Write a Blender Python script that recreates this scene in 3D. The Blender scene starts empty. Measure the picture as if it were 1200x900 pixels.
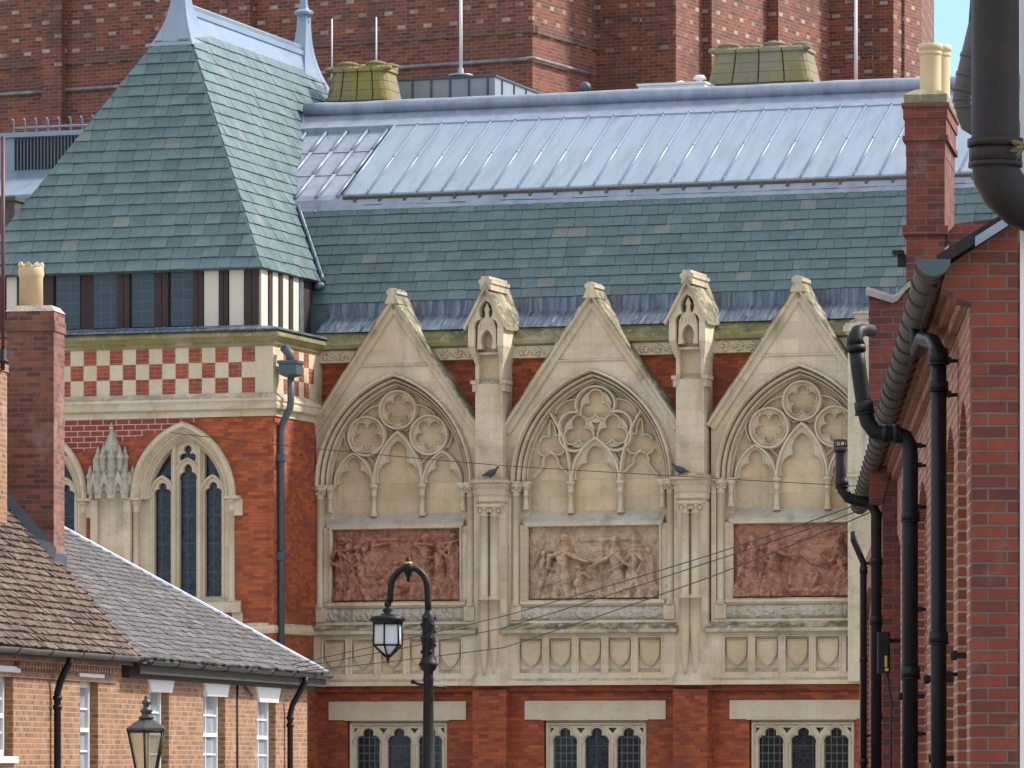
import bpy, bmesh, math, random
import numpy as np
from mathutils import Vector, Matrix
from mathutils.geometry import tessellate_polygon
random.seed(7)
SC = bpy.context.scene
COL = SC.collection
R = math.radians
# ---------------------------------------------------------------- camera, sky, sun, exposure
EYE, HOR, FPX = 1.6, 888.0, 6000.0
cam = bpy.data.cameras.new('camera'); camo = bpy.data.objects.new('camera', cam); COL.objects.link(camo)
camo.location = (0, 0, EYE); camo.rotation_euler = (R(90), 0, 0)
cam.sensor_width = 36; cam.lens = 180; cam.shift_y = (HOR-450)/1200
cam.clip_start = 0.5; cam.clip_end = 3000
SC.camera = camo
CLOUD = 3.0
SUN_EL, SUN_AZ = 44.0, -14.0            # azimuth: degrees from +X towards the viewer (-Y)
wd = bpy.data.worlds.new('World'); SC.world = wd; wd.use_nodes = True
wn = wd.node_tree; bg = wn.nodes['Background']
sky = wn.nodes.new('ShaderNodeTexSky'); sky.sky_type = 'NISHITA'; sky.sun_disc = False
sky.sun_elevation = R(SUN_EL); sky.sun_rotation = R(90+SUN_AZ)
sky.air_density = 1.0; sky.dust_density = 1.0; sky.ozone_density = 1.0
# broken white cloud over most of the sky, a clear blue strip near the horizon
tcw = wn.nodes.new('ShaderNodeTexCoord'); sxw = wn.nodes.new('ShaderNodeSeparateXYZ'); wn.links.new(tcw.outputs['Generated'], sxw.inputs[0])
def wmr(src, a, b, c=0, d=1):
    m_ = wn.nodes.new('ShaderNodeMapRange'); m_.interpolation_type = 'SMOOTHSTEP'
    for i_, v_ in enumerate((a, b, c, d)): m_.inputs[i_+1].default_value = v_
    wn.links.new(src, m_.inputs[0]); return m_.outputs[0]
nzw = wn.nodes.new('ShaderNodeTexNoise'); nzw.inputs['Scale'].default_value = 3.0; nzw.inputs['Detail'].default_value = 6; wn.links.new(tcw.outputs['Generated'], nzw.inputs[0])
def wmul(a, b):
    m_ = wn.nodes.new('ShaderNodeMath'); m_.operation = 'MULTIPLY'; wn.links.new(a, m_.inputs[0]); wn.links.new(b, m_.inputs[1]); return m_.outputs[0]
def wmix(f, a, b, mode='MIX'):
    m_ = wn.nodes.new('ShaderNodeMix'); m_.data_type = 'RGBA'; m_.blend_type = mode
    for s_, v_ in ((m_.inputs[0], f), (m_.inputs[6], a), (m_.inputs[7], b)):
        if hasattr(v_, 'links'): wn.links.new(v_, s_)
        else: s_.default_value = v_
    return m_.outputs[2]
clear = wmix(1.0, sky.outputs[0], wmix(wmr(sxw.outputs[2], .16, .30), (.38,.46,.62,1), (1,1,1,1)), 'MULTIPLY')
cover = wmul(wmr(sxw.outputs[2], .15, .26), wmr(nzw.outputs[0], .38, .54, .25, 1))
wn.links.new(wmix(cover, clear, (CLOUD, CLOUD*.985, CLOUD*.97, 1)), bg.inputs[0]); bg.inputs[1].default_value = 0.15
sl = bpy.data.lights.new('sun', 'SUN'); so = bpy.data.objects.new('sun', sl); COL.objects.link(so)
sl.energy = 2.0; sl.angle = R(6); sl.color = (1, .95, .87)
sd = Vector((math.cos(R(SUN_AZ))*math.cos(R(SUN_EL)), -math.sin(R(SUN_AZ))*math.cos(R(SUN_EL)), math.sin(R(SUN_EL))))
so.rotation_euler = sd.to_track_quat('Z', 'Y').to_euler(); so.location = (60, 0, 80)
SC.view_settings.view_transform = 'Standard'; SC.view_settings.look = 'None'
SC.view_settings.gamma = 1; SC.view_settings.use_curve_mapping = False
SC.view_settings.exposure = 1.5
# ---------------------------------------------------------------- frames: a street direction on plan
class Frame:
    def __init__(s, ox, oy, deg):
        s.ox, s.oy, s.a = ox, oy, R(deg); s.c, s.s = math.cos(s.a), math.sin(s.a)
    def w(s, r, d): return (s.ox + r*s.c + d*s.s, s.oy - r*s.s + d*s.c)
    def r_at(s, px, d):                 # along the front for a direction seen in the photograph
        k = (px-600)/FPX
        return (k*(s.oy + d*s.c) - s.ox - d*s.s)/(s.c + k*s.s)
    def d_at(s, px, r):
        k = (px-600)/FPX
        return (k*(s.oy - r*s.s) - s.ox - r*s.c)/(s.s - k*s.c)
    def z_at(s, py, r, d): return EYE + (HOR-py)/FPX*s.w(r, d)[1]
HALL = Frame(0, 110, 18.5)
STREET = Frame(0, 0, 3.03)
COTT = Frame(0, 0, 8.8)
FAR = Frame(0.54, 135, 26.4)
# ---------------------------------------------------------------- mesh builder
class MB:
    def __init__(s): s.v, s.f, s.sm, s.rn = [], [], [], []
    def add(s, vs, fs, smooth=False, rnd=0.5):
        b = len(s.v); s.v += [tuple(p) for p in vs]
        for f in fs:
            s.f.append([b+i for i in f]); s.sm.append(smooth); s.rn.append(rnd)
    def box(s, x0, x1, y0, y1, z0, z1, rnd=.5):
        s.add([(x0,y0,z0),(x1,y0,z0),(x1,y1,z0),(x0,y1,z0),(x0,y0,z1),(x1,y0,z1),(x1,y1,z1),(x0,y1,z1)],
              [(0,3,2,1),(4,5,6,7),(0,1,5,4),(1,2,6,5),(2,3,7,6),(3,0,4,7)], rnd=rnd)
    def prism(s, outer, y0, y1, holes=(), axis='y'):
        """polygon in (x,z) pushed from y0 (front) to y1; holes cut through"""
        loops = [list(outer)] + [list(h) for h in holes]
        flat = [p for l in loops for p in l]; n = len(flat)
        tri = tessellate_polygon([[Vector((p[0], p[1], 0)) for p in l] for l in loops])
        mk = (lambda p, y: (p[0], y, p[1])) if axis == 'y' else ((lambda p, y: (y, p[0], p[1])) if axis == 'x' else (lambda p, y: (p[0], p[1], y)))
        vs = [mk(p, y0) for p in flat] + [mk(p, y1) for p in flat]
        fs = [tuple(t) for t in tri] + [tuple(n+i for i in reversed(t)) for t in tri]
        b = 0
        for l in loops:
            m = len(l)
            for i in range(m):
                j = (i+1) % m
                fs.append((b+i, b+j, n+b+j, n+b+i))
            b += m
        s.add(vs, fs)
    def loft(s, rings, closed=True, cap=True, smooth=False):
        n = len(rings[0]); vs = [p for r in rings for p in r]; fs = []
        for a in range(len(rings)-1):
            for i in range(n if closed else n-1):
                j = (i+1) % n
                fs.append((a*n+i, a*n+j, (a+1)*n+j, (a+1)*n+i))
        b = len(s.v); s.add(vs, fs, smooth)
        if cap and closed:
            s.add([], []); m = len(rings)-1
            s.f.append([b+i for i in reversed(range(n))]); s.sm.append(False); s.rn.append(.5)
            s.f.append([b+m*n+i for i in range(n)]); s.sm.append(False); s.rn.append(.5)
    def lathe(s, cx, cy, prof, n=12, smooth=True, ph=0, half=None):
        rings = []
        for r, z in prof:
            rings.append([(cx+r*math.cos(ph+2*math.pi*i/n), cy+r*math.sin(ph+2*math.pi*i/n), z) for i in range(n)])
        s.loft(rings, smooth=smooth)
    def tube(s, path, r, n=8, smooth=True, cap=True):
        path = [Vector(p) for p in path]; rings = []; up = None
        for i, p in enumerate(path):
            t = (path[min(i+1, len(path)-1)] - path[max(i-1, 0)]).normalized()
            if up is None: up = t.orthogonal().normalized()
            up = (up - t*up.dot(t)).normalized(); sd_ = t.cross(up)
            rr = r[i] if isinstance(r, (list, tuple)) else r
            rings.append([p + (up*math.cos(2*math.pi*k/n) + sd_*math.sin(2*math.pi*k/n))*rr for k in range(n)])
        s.loft(rings, smooth=smooth, cap=cap)
    def cyl(s, a, b, r, n=10): s.tube([a, b], r, n)
    def ball(s, c, rx, ry, rz, n=10, m=6):
        rings = []
        for j in range(1, m):
            t = math.pi*j/m
            rings.append([(c[0]+rx*math.sin(t)*math.cos(2*math.pi*i/n), c[1]+ry*math.sin(t)*math.sin(2*math.pi*i/n), c[2]+rz*math.cos(t)) for i in range(n)])
        s.loft(rings, smooth=True)
    def bar(s, path, w, yb, yf, closed=False, ch=.45):
        """a moulded rib along a 2D path in the (x,z) plane: back yb, nose yf"""
        P = [Vector((p[0], p[1])) for p in path]; n = len(P); rings = []
        for i in range(n):
            a = P[(i-1) % n] if (closed or i > 0) else P[i]
            c = P[(i+1) % n] if (closed or i < n-1) else P[i]
            d1, d2 = (P[i]-a), (c-P[i])
            if d1.length < 1e-7: d1 = d2
            if d2.length < 1e-7: d2 = d1
            n1 = Vector((-d1.y, d1.x)).normalized(); n2 = Vector((-d2.y, d2.x)).normalized()
            m = n1+n2
            m = n1 if m.length < 1e-4 else m.normalized()
            k = min(1/max(.35, m.dot(n1)), 1.8)
            ym = yb + (yf-yb)*ch
            q = lambda f, y: (P[i].x + m.x*f*k, y, P[i].y + m.y*f*k)
            rings.append([q(-w/2, yb), q(-w/2, ym), q(-w*.2, yf), q(w*.2, yf), q(w/2, ym), q(w/2, yb)])
        if closed: rings.append(rings[0])
        s.loft(rings, cap=not closed)
    def build(s, name, m, parent=None, label=None):
        me = bpy.data.meshes.new(name)
        ro = OFF.get(parent.name, (0, 0, 0)) if parent else (0, 0, 0)
        me.from_pydata([(p[0]-ro[0], p[1]-ro[1], p[2]-ro[2]) for p in s.v], [], s.f)
        me.polygons.foreach_set('use_smooth', s.sm)
        at = me.attributes.new('rnd', 'FLOAT', 'FACE'); at.data.foreach_set('value', s.rn)
        bm = bmesh.new(); bm.from_mesh(me)
        bmesh.ops.recalc_face_normals(bm, faces=bm.faces)
        uv = bm.loops.layers.uv.new('UVMap')
        for f in bm.faces:
            nn = f.normal
            if abs(nn.z) > .97: h, w = Vector((1,0,0)), Vector((0,1,0))
            else:
                h = Vector((0,0,1)).cross(nn).normalized(); w = nn.cross(h)
            for l in f.loops:
                p = l.vert.co + Vector(ro); l[uv].uv = (p.dot(h), p.dot(w))
        bm.to_mesh(me); bm.free()
        me.materials.append(m)
        o = bpy.data.objects.new(name, me); COL.objects.link(o)
        if parent: o.parent = parent; OFF[o.name] = ro
        if label: o['label'] = label
        return o
OFF = {}
def thing(name, label, cat, frame=None, r=0, d=0, z=0, group=None):
    o = bpy.data.objects.new(name, None); COL.objects.link(o); o.empty_display_size = .3
    if frame:
        x, y = frame.w(r, d); o.location = (x, y, z); o.rotation_euler = (0, 0, -frame.a)
        OFF[o.name] = (r, d, z)
    else:
        o.location = (r, d, z); OFF[o.name] = (r, d, z)
    o['label'] = label; o['category'] = cat
    if group: o['group'] = group
    return o
def copy_tree(o, parent=None):
    c = o.copy(); COL.objects.link(c); c.parent = parent
    for ch in list(o.children): copy_tree(ch, c)
    return c
# ---------------------------------------------------------------- curves
def arc3(p, q, r, n=8):
    ax, ay = p; bx, by = q; cx, cy = r
    d = 2*(ax*(by-cy)+bx*(cy-ay)+cx*(ay-by))
    if abs(d) < 1e-9: return [p, q, r]
    ux = ((ax*ax+ay*ay)*(by-cy)+(bx*bx+by*by)*(cy-ay)+(cx*cx+cy*cy)*(ay-by))/d
    uy = ((ax*ax+ay*ay)*(cx-bx)+(bx*bx+by*by)*(ax-cx)+(cx*cx+cy*cy)*(bx-ax))/d
    rr = math.hypot(ax-ux, ay-uy)
    a0 = math.atan2(ay-uy, ax-ux); a1 = math.atan2(by-uy, bx-ux); a2 = math.atan2(cy-uy, cx-ux)
    def fwd(a, b): return (b-a) % (2*math.pi)
    if fwd(a0, a1) <= fwd(a0, a2): sw = fwd(a0, a2)
    else: sw = -((2*math.pi)-fwd(a0, a2))
    return [(ux+rr*math.cos(a0+sw*i/n), uy+rr*math.sin(a0+sw*i/n)) for i in range(n+1)]
def parch(r, c, n=14):
    """pointed arch: centres (+-c,0), radius r; left springing over the apex to the right springing"""
    e = math.acos(c/r)
    left = [(c-r*math.cos(e*i/n), r*math.sin(e*i/n)) for i in range(n+1)]
    return left + [(-x, z) for x, z in reversed(left[:-1])]
def parch_wh(a, h, n=10):
    c = (h*h-a*a)/(2*a)
    return parch(a+c, c, n)
def shift(path, dx, dz): return [(x+dx, z+dz) for x, z in path]
def circ(cx, cz, r, n=28): return [(cx+r*math.cos(2*math.pi*i/n), cz+r*math.sin(2*math.pi*i/n)) for i in range(n)]
def foil(cx, cz, k, dl, rl, ph=math.pi/2, m=9):
    out = []
    for j in range(k):
        for i in range(m):
            q = -math.pi/k + 2*math.pi/k*i/m
            sq = rl*rl-(dl*math.sin(q))**2
            rad = dl*math.cos(q)+math.sqrt(max(sq, 0))
            a = ph + 2*math.pi*j/k + q
            out.append((cx+rad*math.cos(a), cz+rad*math.sin(a)))
    return out
def trefoil_head(w, h, n=6):
    """cusped head from (-w,0) over (0,h) to (w,0)"""
    a = arc3((-w, 0), (-.93*w, .36*h), (-.47*w, .50*h), n)
    b = arc3((-.47*w, .50*h), (-.44*w, .80*h), (0, h), n)
    L = a + b[1:]
    return L + [(-x, z) for x, z in reversed(L[:-1])]
def light_hole(cx, z0, zs, w, h):
    return [(cx-w, z0)] + shift(trefoil_head(w, h), cx, zs) + [(cx+w, z0)]
# ---------------------------------------------------------------- procedural materials
def mat(name):
    m = bpy.data.materials.new(name); m.use_nodes = True
    return m, m.node_tree.nodes, m.node_tree.links, m.node_tree.nodes['Principled BSDF']
def N(nodes, t, **kw):
    n = nodes.new('ShaderNode'+t)
    for k, v in kw.items():
        if k.startswith('i_'): n.inputs[int(k[2:]) if k[2:].isdigit() else k[2:].replace('_', ' ')].default_value = v
        else: setattr(n, k, v)
    return n
def mixc(nodes, links, fac, a, b, mode='MIX'):
    n = nodes.new('ShaderNodeMix'); n.data_type = 'RGBA'; n.blend_type = mode
    for sock, v in ((n.inputs[0], fac), (n.inputs[6], a), (n.inputs[7], b)):
        if hasattr(v, 'links'): links.new(v, sock)
        elif isinstance(v, (int, float)): sock.default_value = v
        else: sock.default_value = (*v, 1) if len(v) == 3 else v
    return n.outputs[2]
def noise(nodes, links, scale, detail=4, rough=.6, lo=.35, hi=.65, vec=None, stretch=None):
    tc = nodes.new('ShaderNodeTexCoord'); src = vec or tc.outputs['Object']
    if stretch:
        mp = nodes.new('ShaderNodeMapping'); mp.inputs['Scale'].default_value = stretch
        links.new(src, mp.inputs[0]); src = mp.outputs[0]
    n = N(nodes, 'TexNoise', i_Scale=scale, i_Detail=detail, i_Roughness=rough)
    links.new(src, n.inputs['Vector'])
    r = nodes.new('ShaderNodeMapRange'); r.inputs[1].default_value = lo; r.inputs[2].default_value = hi
    links.new(n.outputs[0], r.inputs[0])
    return r.outputs[0]
def mul(nodes, links, a, b):
    n = N(nodes, 'Math', operation='MULTIPLY')
    for s, v in ((n.inputs[0], a), (n.inputs[1], b)):
        if hasattr(v, 'links'): links.new(v, s)
        else: s.default_value = v
    return n.outputs[0]
def upness(nodes, links, lo=.2, hi=.7):
    g = nodes.new('ShaderNodeNewGeometry'); sx = nodes.new('ShaderNodeSeparateXYZ'); links.new(g.outputs['True Normal'], sx.inputs[0])
    r = nodes.new('ShaderNodeMapRange'); r.inputs[1].default_value = lo; r.inputs[2].default_value = hi
    links.new(sx.outputs[2], r.inputs[0]); return r.outputs[0]
def bump(nodes, links, h, dist, bsdf, strength=1.0):
    b = N(nodes, 'Bump', i_Strength=strength, i_Distance=dist); links.new(h, b.inputs['Height']); links.new(b.outputs[0], bsdf.inputs['Normal'])
def brick_mat(name, c1, c2, mortar, bw=.225, bh=.075, ms=.006, bias=0, soot=.35, sootc=(.05,.03,.025), depth=.006, efflo=.0, off=.5, freq=2, pale=None, squash=1.0, rough=.85):
    m, nd, lk, b = mat(name)
    tc = nd.new('ShaderNodeTexCoord')
    br = N(nd, 'TexBrick', i_Scale=1.0); br.offset = off; br.offset_frequency = freq; br.squash = squash; br.squash_frequency = 2
    br.inputs['Color1'].default_value = (*c1, 1); br.inputs['Color2'].default_value = (*c2, 1); br.inputs['Mortar'].default_value = (*mortar, 1)
    br.inputs['Mortar Size'].default_value = ms; br.inputs['Mortar Smooth'].default_value = .2; br.inputs['Bias'].default_value = bias
    br.inputs['Brick Width'].default_value = bw; br.inputs['Row Height'].default_value = bh
    # a little wobble so that courses are not ruled with a ruler
    nz = N(nd, 'TexNoise', i_Scale=3.0, i_Detail=2); lk.new(tc.outputs['UV'], nz.inputs[0])
    vm = N(nd, 'VectorMath', operation='MULTIPLY_ADD'); lk.new(nz.outputs[1], vm.inputs[0]); vm.inputs[1].default_value = (.012, .008, 0); lk.new(tc.outputs['UV'], vm.inputs[2])
    lk.new(vm.outputs[0], br.inputs['Vector'])
    c = br.outputs[0]
    if pale:                            # pale headers set out in a diaper pattern
        b2 = N(nd, 'TexBrick', i_Scale=1.0); b2.offset = .5
        b2.inputs['Color1'].default_value = (0,0,0,1); b2.inputs['Color2'].default_value = (0,0,0,1); b2.inputs['Mortar'].default_value = (1,1,1,1)
        sp = N(nd, 'SeparateXYZ'); lk.new(tc.outputs['UV'], sp.inputs[0])
        pu, pv, wu, wv, zmin = pale
        rowi = N(nd, 'Math', operation='FLOOR'); dv = N(nd, 'Math', operation='DIVIDE'); lk.new(sp.outputs[1], dv.inputs[0]); dv.inputs[1].default_value = pv; lk.new(dv.outputs[0], rowi.inputs[0])
        md = N(nd, 'Math', operation='MODULO'); lk.new(rowi.outputs[0], md.inputs[0]); md.inputs[1].default_value = 2
        uo = N(nd, 'Math', operation='MULTIPLY_ADD'); lk.new(md.outputs[0], uo.inputs[0]); uo.inputs[1].default_value = pu/2; lk.new(sp.outputs[0], uo.inputs[2])
        fu = N(nd, 'Math', operation='PINGPONG'); lk.new(uo.outputs[0], fu.inputs[0]); fu.inputs[1].default_value = pu/2
        lu = N(nd, 'Math', operation='LESS_THAN'); lk.new(fu.outputs[0], lu.inputs[0]); lu.inputs[1].default_value = wu/2
        fv = N(nd, 'Math', operation='FRACT'); lk.new(dv.outputs[0], fv.inputs[0])
        lv = N(nd, 'Math', operation='LESS_THAN'); lk.new(fv.outputs[0], lv.inputs[0]); lv.inputs[1].default_value = wv/pv
        gz = N(nd, 'Math', operation='GREATER_THAN'); lk.new(sp.outputs[1], gz.inputs[0]); gz.inputs[1].default_value = zmin
        k = mul(nd, lk, mul(nd, lk, lu.outputs[0], lv.outputs[0]), gz.outputs[0])
        k = mul(nd, lk, k, noise(nd, lk, 1.1, 2, lo=.3, hi=.6))
        c = mixc(nd, lk, k, c, (.36, .31, .25))
    va = N(nd, 'TexNoise', i_Scale=7.0, i_Detail=5); lk.new(tc.outputs['Object'], va.inputs[0])
    mr = nd.new('ShaderNodeMapRange'); mr.inputs[3].default_value = .75; mr.inputs[4].default_value = 1.25; lk.new(va.outputs[0], mr.inputs[0])
    c = mixc(nd, lk, 1.0, c, mr.outputs[0], 'MULTIPLY')
    s1 = mul(nd, lk, noise(nd, lk, .9, 6, .68, .5, .72), soot)
    c = mixc(nd, lk, s1, c, sootc)
    s2 = mul(nd, lk, noise(nd, lk, .55, 5, .6, .52, .75, stretch=(1.4, 1.4, .25)), soot*.8)
    c = mixc(nd, lk, s2, c, sootc)
    if efflo: c = mixc(nd, lk, mul(nd, lk, noise(nd, lk, 1.6, 6, .7, .55, .75), efflo), c, (.5, .42, .36))
    lk.new(c, b.inputs['Base Color']); b.inputs['Roughness'].default_value = rough
    inv = N(nd, 'Math', operation='MULTIPLY_ADD'); lk.new(br.outputs['Fac'], inv.inputs[0]); inv.inputs[1].default_value = -1; inv.inputs[2].default_value = 1
    ad = N(nd, 'Math', operation='MULTIPLY_ADD'); lk.new(va.outputs[0], ad.inputs[0]); ad.inputs[1].default_value = .5; lk.new(inv.outputs[0], ad.inputs[2])
    bump(nd, lk, ad.outputs[0], depth, b)
    return m
def stone_mat(name, base, warm, moss=.55, joints=True, bw=.75, bh=.36, grime=.4, up=(.2,.7), rough=.9):
    m, nd, lk, b = mat(name)
    tc = nd.new('ShaderNodeTexCoord')
    c = mixc(nd, lk, noise(nd, lk, .8, 5, .6, .42, .66), base, warm)
    jf = None
    if joints:
        br = N(nd, 'TexBrick', i_Scale=1.0); br.offset = .5
        br.inputs['Color1'].default_value = (.88,.88,.9,1); br.inputs['Color2'].default_value = (1.1,1.07,1.02,1); br.inputs['Mortar'].default_value = (.9,.87,.82,1)
        br.inputs['Mortar Size'].default_value = .005; br.inputs['Mortar Smooth'].default_value = .5
        br.inputs['Brick Width'].default_value = bw; br.inputs['Row Height'].default_value = bh
        lk.new(tc.outputs['UV'], br.inputs[0]); c = mixc(nd, lk, .9, c, br.outputs[0], 'MULTIPLY'); jf = br.outputs['Fac']
    c = mixc(nd, lk, mul(nd, lk, noise(nd, lk, 1.3, 7, .7, .55, .74), grime), c, (.20,.17,.125))
    c = mixc(nd, lk, mul(nd, lk, noise(nd, lk, 1.1, 6, .65, .55, .78, stretch=(2.6,2.6,.3)), grime*.8), c, (.16,.14,.10))
    c = mixc(nd, lk, mul(nd, lk, noise(nd, lk, 9, 5, .7, .5, .8), .35), c, (.24,.205,.15))
    mo = mixc(nd, lk, noise(nd, lk, 2.2, 5, .7, .45, .62), (.085,.08,.055), (.15,.14,.05))
    mo = mixc(nd, lk, noise(nd, lk, 6, 5, .7, .58, .66), mo, (.42,.41,.37))
    fa = mul(nd, lk, mul(nd, lk, upness(nd, lk, *up), noise(nd, lk, 2.6, 6, .7, .3, .55)), moss)
    c = mixc(nd, lk, fa, c, mo)
    lk.new(c, b.inputs['Base Color']); b.inputs['Roughness'].default_value = rough
    nz = N(nd, 'TexNoise', i_Scale=14.0, i_Detail=6); lk.new(tc.outputs['Object'], nz.inputs[0])
    h = nz.outputs[0]
    if jf is not None:
        ad = N(nd, 'Math', operation='MULTIPLY_ADD'); lk.new(jf, ad.inputs[0]); ad.inputs[1].default_value = -.25; lk.new(h, ad.inputs[2]); h = ad.outputs[0]
    bump(nd, lk, h, .015, b, .8)
    return m
def slate_mat(name, cols, rough=.45, lichen=.15, spec=.5, lichc=(.3,.3,.26)):
    m, nd, lk, b = mat(name)
    at = N(nd, 'Attribute', attribute_name='rnd'); cr = nd.new('ShaderNodeValToRGB')
    el = cr.color_ramp.elements
    for i, (p, c) in enumerate(cols):
        e = el[i] if i < 2 else el.new(p)
        e.position = p; e.color = (*c, 1)
    lk.new(at.outputs['Fac'], cr.inputs[0])
    c = mixc(nd, lk, mul(nd, lk, noise(nd, lk, 1.1, 5, .65, .5, .75), .45), cr.outputs[0], tuple(x*.55 for x in cols[0][1]))
    c = mixc(nd, lk, mul(nd, lk, noise(nd, lk, 7, 5, .7, .52, .7), lichen), c, lichc)
    c = mixc(nd, lk, mul(nd, lk, noise(nd, lk, 2.5, 4, .6, .5, .75, stretch=(3,3,.4)), .3), c, tuple(x*.6 for x in cols[1][1]))
    lk.new(c, b.inputs['Base Color'])
    rr = nd.new('ShaderNodeMapRange'); rr.inputs[3].default_value = rough; rr.inputs[4].default_value = min(1, rough+.25); lk.new(noise(nd, lk, 3, 4), rr.inputs[0])
    lk.new(rr.outputs[0], b.inputs['Roughness']); b.inputs['Specular IOR Level'].default_value = spec
    nz = N(nd, 'TexNoise', i_Scale=25.0, i_Detail=4); tc = nd.new('ShaderNodeTexCoord'); lk.new(tc.outputs['Object'], nz.inputs[0])
    bump(nd, lk, nz.outputs[0], .006, b, .6)
    return m
def plain_mat(name, c, rough=.6, metal=0, var=.25, vc=None, sc=4, spec=.5, bmp=.0, stretch=None):
    m, nd, lk, b = mat(name)
    k = mixc(nd, lk, mul(nd, lk, noise(nd, lk, sc, 5, .65, .42, .7, stretch=stretch), var), c, vc or tuple(x*.45 for x in c))
    lk.new(k, b.inputs['Base Color']); b.inputs['Roughness'].default_value = rough; b.inputs['Metallic'].default_value = metal
    b.inputs['Specular IOR Level'].default_value = spec
    if bmp:
        nz = N(nd, 'TexNoise', i_Scale=sc*4, i_Detail=5); tc = nd.new('ShaderNodeTexCoord'); lk.new(tc.outputs['Object'], nz.inputs[0])
        bump(nd, lk, nz.outputs[0], bmp, b, .8)
    return m
def leaded_mat(name, base, lead, pw, ph, dark=(.008,.01,.016), sc=6, ls=.008, amount=.6):
    m, nd, lk, b = mat(name); tc = nd.new('ShaderNodeTexCoord')
    br = N(nd, 'TexBrick', i_Scale=1.0); br.offset = 0
    br.inputs['Color1'].default_value = (*base, 1); br.inputs['Color2'].default_value = (*dark, 1); br.inputs['Mortar'].default_value = (*lead, 1)
    br.inputs['Mortar Size'].default_value = ls; br.inputs['Brick Width'].default_value = pw; br.inputs['Row Height'].default_value = ph
    lk.new(tc.outputs['UV'], br.inputs[0]); c = br.outputs[0]
    if amount:
        vo = N(nd, 'TexVoronoi', i_Scale=sc, feature='DISTANCE_TO_EDGE'); lk.new(tc.outputs['UV'], vo.inputs[0])
        lt = N(nd, 'Math', operation='LESS_THAN'); lk.new(vo.outputs[0], lt.inputs[0]); lt.inputs[1].default_value = .055
        c = mixc(nd, lk, mul(nd, lk, lt.outputs[0], amount), c, lead)
        c = mixc(nd, lk, mul(nd, lk, noise(nd, lk, 8, 3, .6, .5, .7), .5), c, (.03,.045,.07))
    lk.new(c, b.inputs['Base Color']); b.inputs['Roughness'].default_value = .18; b.inputs['Specular IOR Level'].default_value = .4
    nz = N(nd, 'TexNoise', i_Scale=7.0, i_Detail=1); lk.new(tc.outputs['UV'], nz.inputs[0]); bump(nd, lk, nz.outputs[0], .01, b, .5)
    return m
M = {}
M['stone'] = stone_mat('limestone', (.63,.54,.405), (.55,.43,.275), grime=.55)
M['stone_infill'] = stone_mat('warm limestone infill', (.58,.46,.30), (.47,.345,.195), grime=.5)
M['stone_ochre'] = stone_mat('iron stained limestone', (.57,.46,.30), (.45,.33,.18), grime=.35, joints=False)
M['stone_pale'] = stone_mat('pale limestone', (.60,.51,.365), (.53,.43,.28), moss=.35, grime=.2, joints=False)
M['stone_rough'] = stone_mat('weathered limestone', (.50,.46,.38), (.40,.34,.25), moss=.2, joints=False, grime=.7)
M['stone_mossy'] = stone_mat('mossy limestone', (.36,.31,.19), (.27,.25,.06), moss=.8, bw=.5, bh=.25, grime=.9, up=(-.9,.4))
M['stone_coping'] = stone_mat('weathered coping stone', (.58,.50,.37), (.49,.40,.255), moss=1.0, joints=True, bw=.9, bh=.6, grime=.95, up=(.05,.3))
M['stone_lichen'] = stone_mat('lichen grown stone', (.235,.21,.15), (.26,.215,.06), moss=.6, bw=.5, bh=.45, grime=1.0)
M['brick_hall'] = brick_mat('orange red brick', (.43,.095,.025), (.21,.040,.016), (.27,.11,.065), soot=.62, ms=.004, sootc=(.10,.028,.018))
M['brick_hall_pale'] = brick_mat('repointed red brick', (.26,.05,.032), (.20,.038,.028), (.50,.36,.29), soot=.2, bh=.12, bw=.3, ms=.012)
M['brick_far'] = brick_mat('dark red brick', (.235,.066,.033), (.10,.032,.024), (.21,.135,.10), bw=.30, bh=.098, ms=.011, soot=.6, pale=(.78,.39,.24,.098,20.4), sootc=(.05,.032,.028))
M['brick_house'] = brick_mat('mottled orange brick', (.34,.145,.062), (.15,.066,.036), (.31,.225,.14), bw=.17, bh=.075, ms=.011, soot=.3, efflo=.5, sootc=(.12,.07,.05))
M['brick_street'] = brick_mat('deep red brick', (.24,.046,.024), (.105,.028,.021), (.14,.095,.072), ms=.009, soot=.6, efflo=.28, depth=.014, sootc=(.05,.02,.018))
M['brick_stack'] = brick_mat('sooty red brick', (.30,.10,.058), (.12,.045,.034), (.19,.145,.115), ms=.008, soot=.6, efflo=.35)
M['slate'] = slate_mat('green slate', [(0,(.043,.083,.090)), (.45,(.060,.113,.119)), (.85,(.085,.142,.145)), (1,(.125,.142,.130))], rough=.35, spec=.7)
M['slate_grey'] = slate_mat('grey slate', [(0,(.05,.044,.042)), (.5,(.085,.076,.072)), (1,(.15,.135,.125))], rough=.6, lichen=.4)
M['clay'] = slate_mat('brown clay tile', [(0,(.055,.033,.024)), (.5,(.105,.066,.045)), (1,(.18,.125,.09))], rough=.8, lichen=.5, lichc=(.32,.27,.2))
M['lead'] = plain_mat('sheet lead', (.275,.315,.39), .45, .2, .65, (.14,.17,.23), 1.6, stretch=(2,2,.7))
M['lead_bright'] = plain_mat('new sheet lead', (.235,.30,.375), .34, .15, .6, (.14,.185,.245), 1.6, stretch=(2.2,.35,.35))
M['lead_dark'] = plain_mat('weathered lead', (.065,.090,.125), .40, .2, .55, (.34,.39,.47), 2.8, stretch=(5,.6,.5))
M['zinc'] = plain_mat('grey zinc cladding', (.24,.29,.33), .5, .2, .2)
M['paint_grey'] = plain_mat('blue grey paint', (.055,.08,.095), .5)
M['timber'] = plain_mat('dark stained timber', (.042,.020,.015), .7, 0, .7, (.02,.014,.012), 5, stretch=(3,3,.3))
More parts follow.
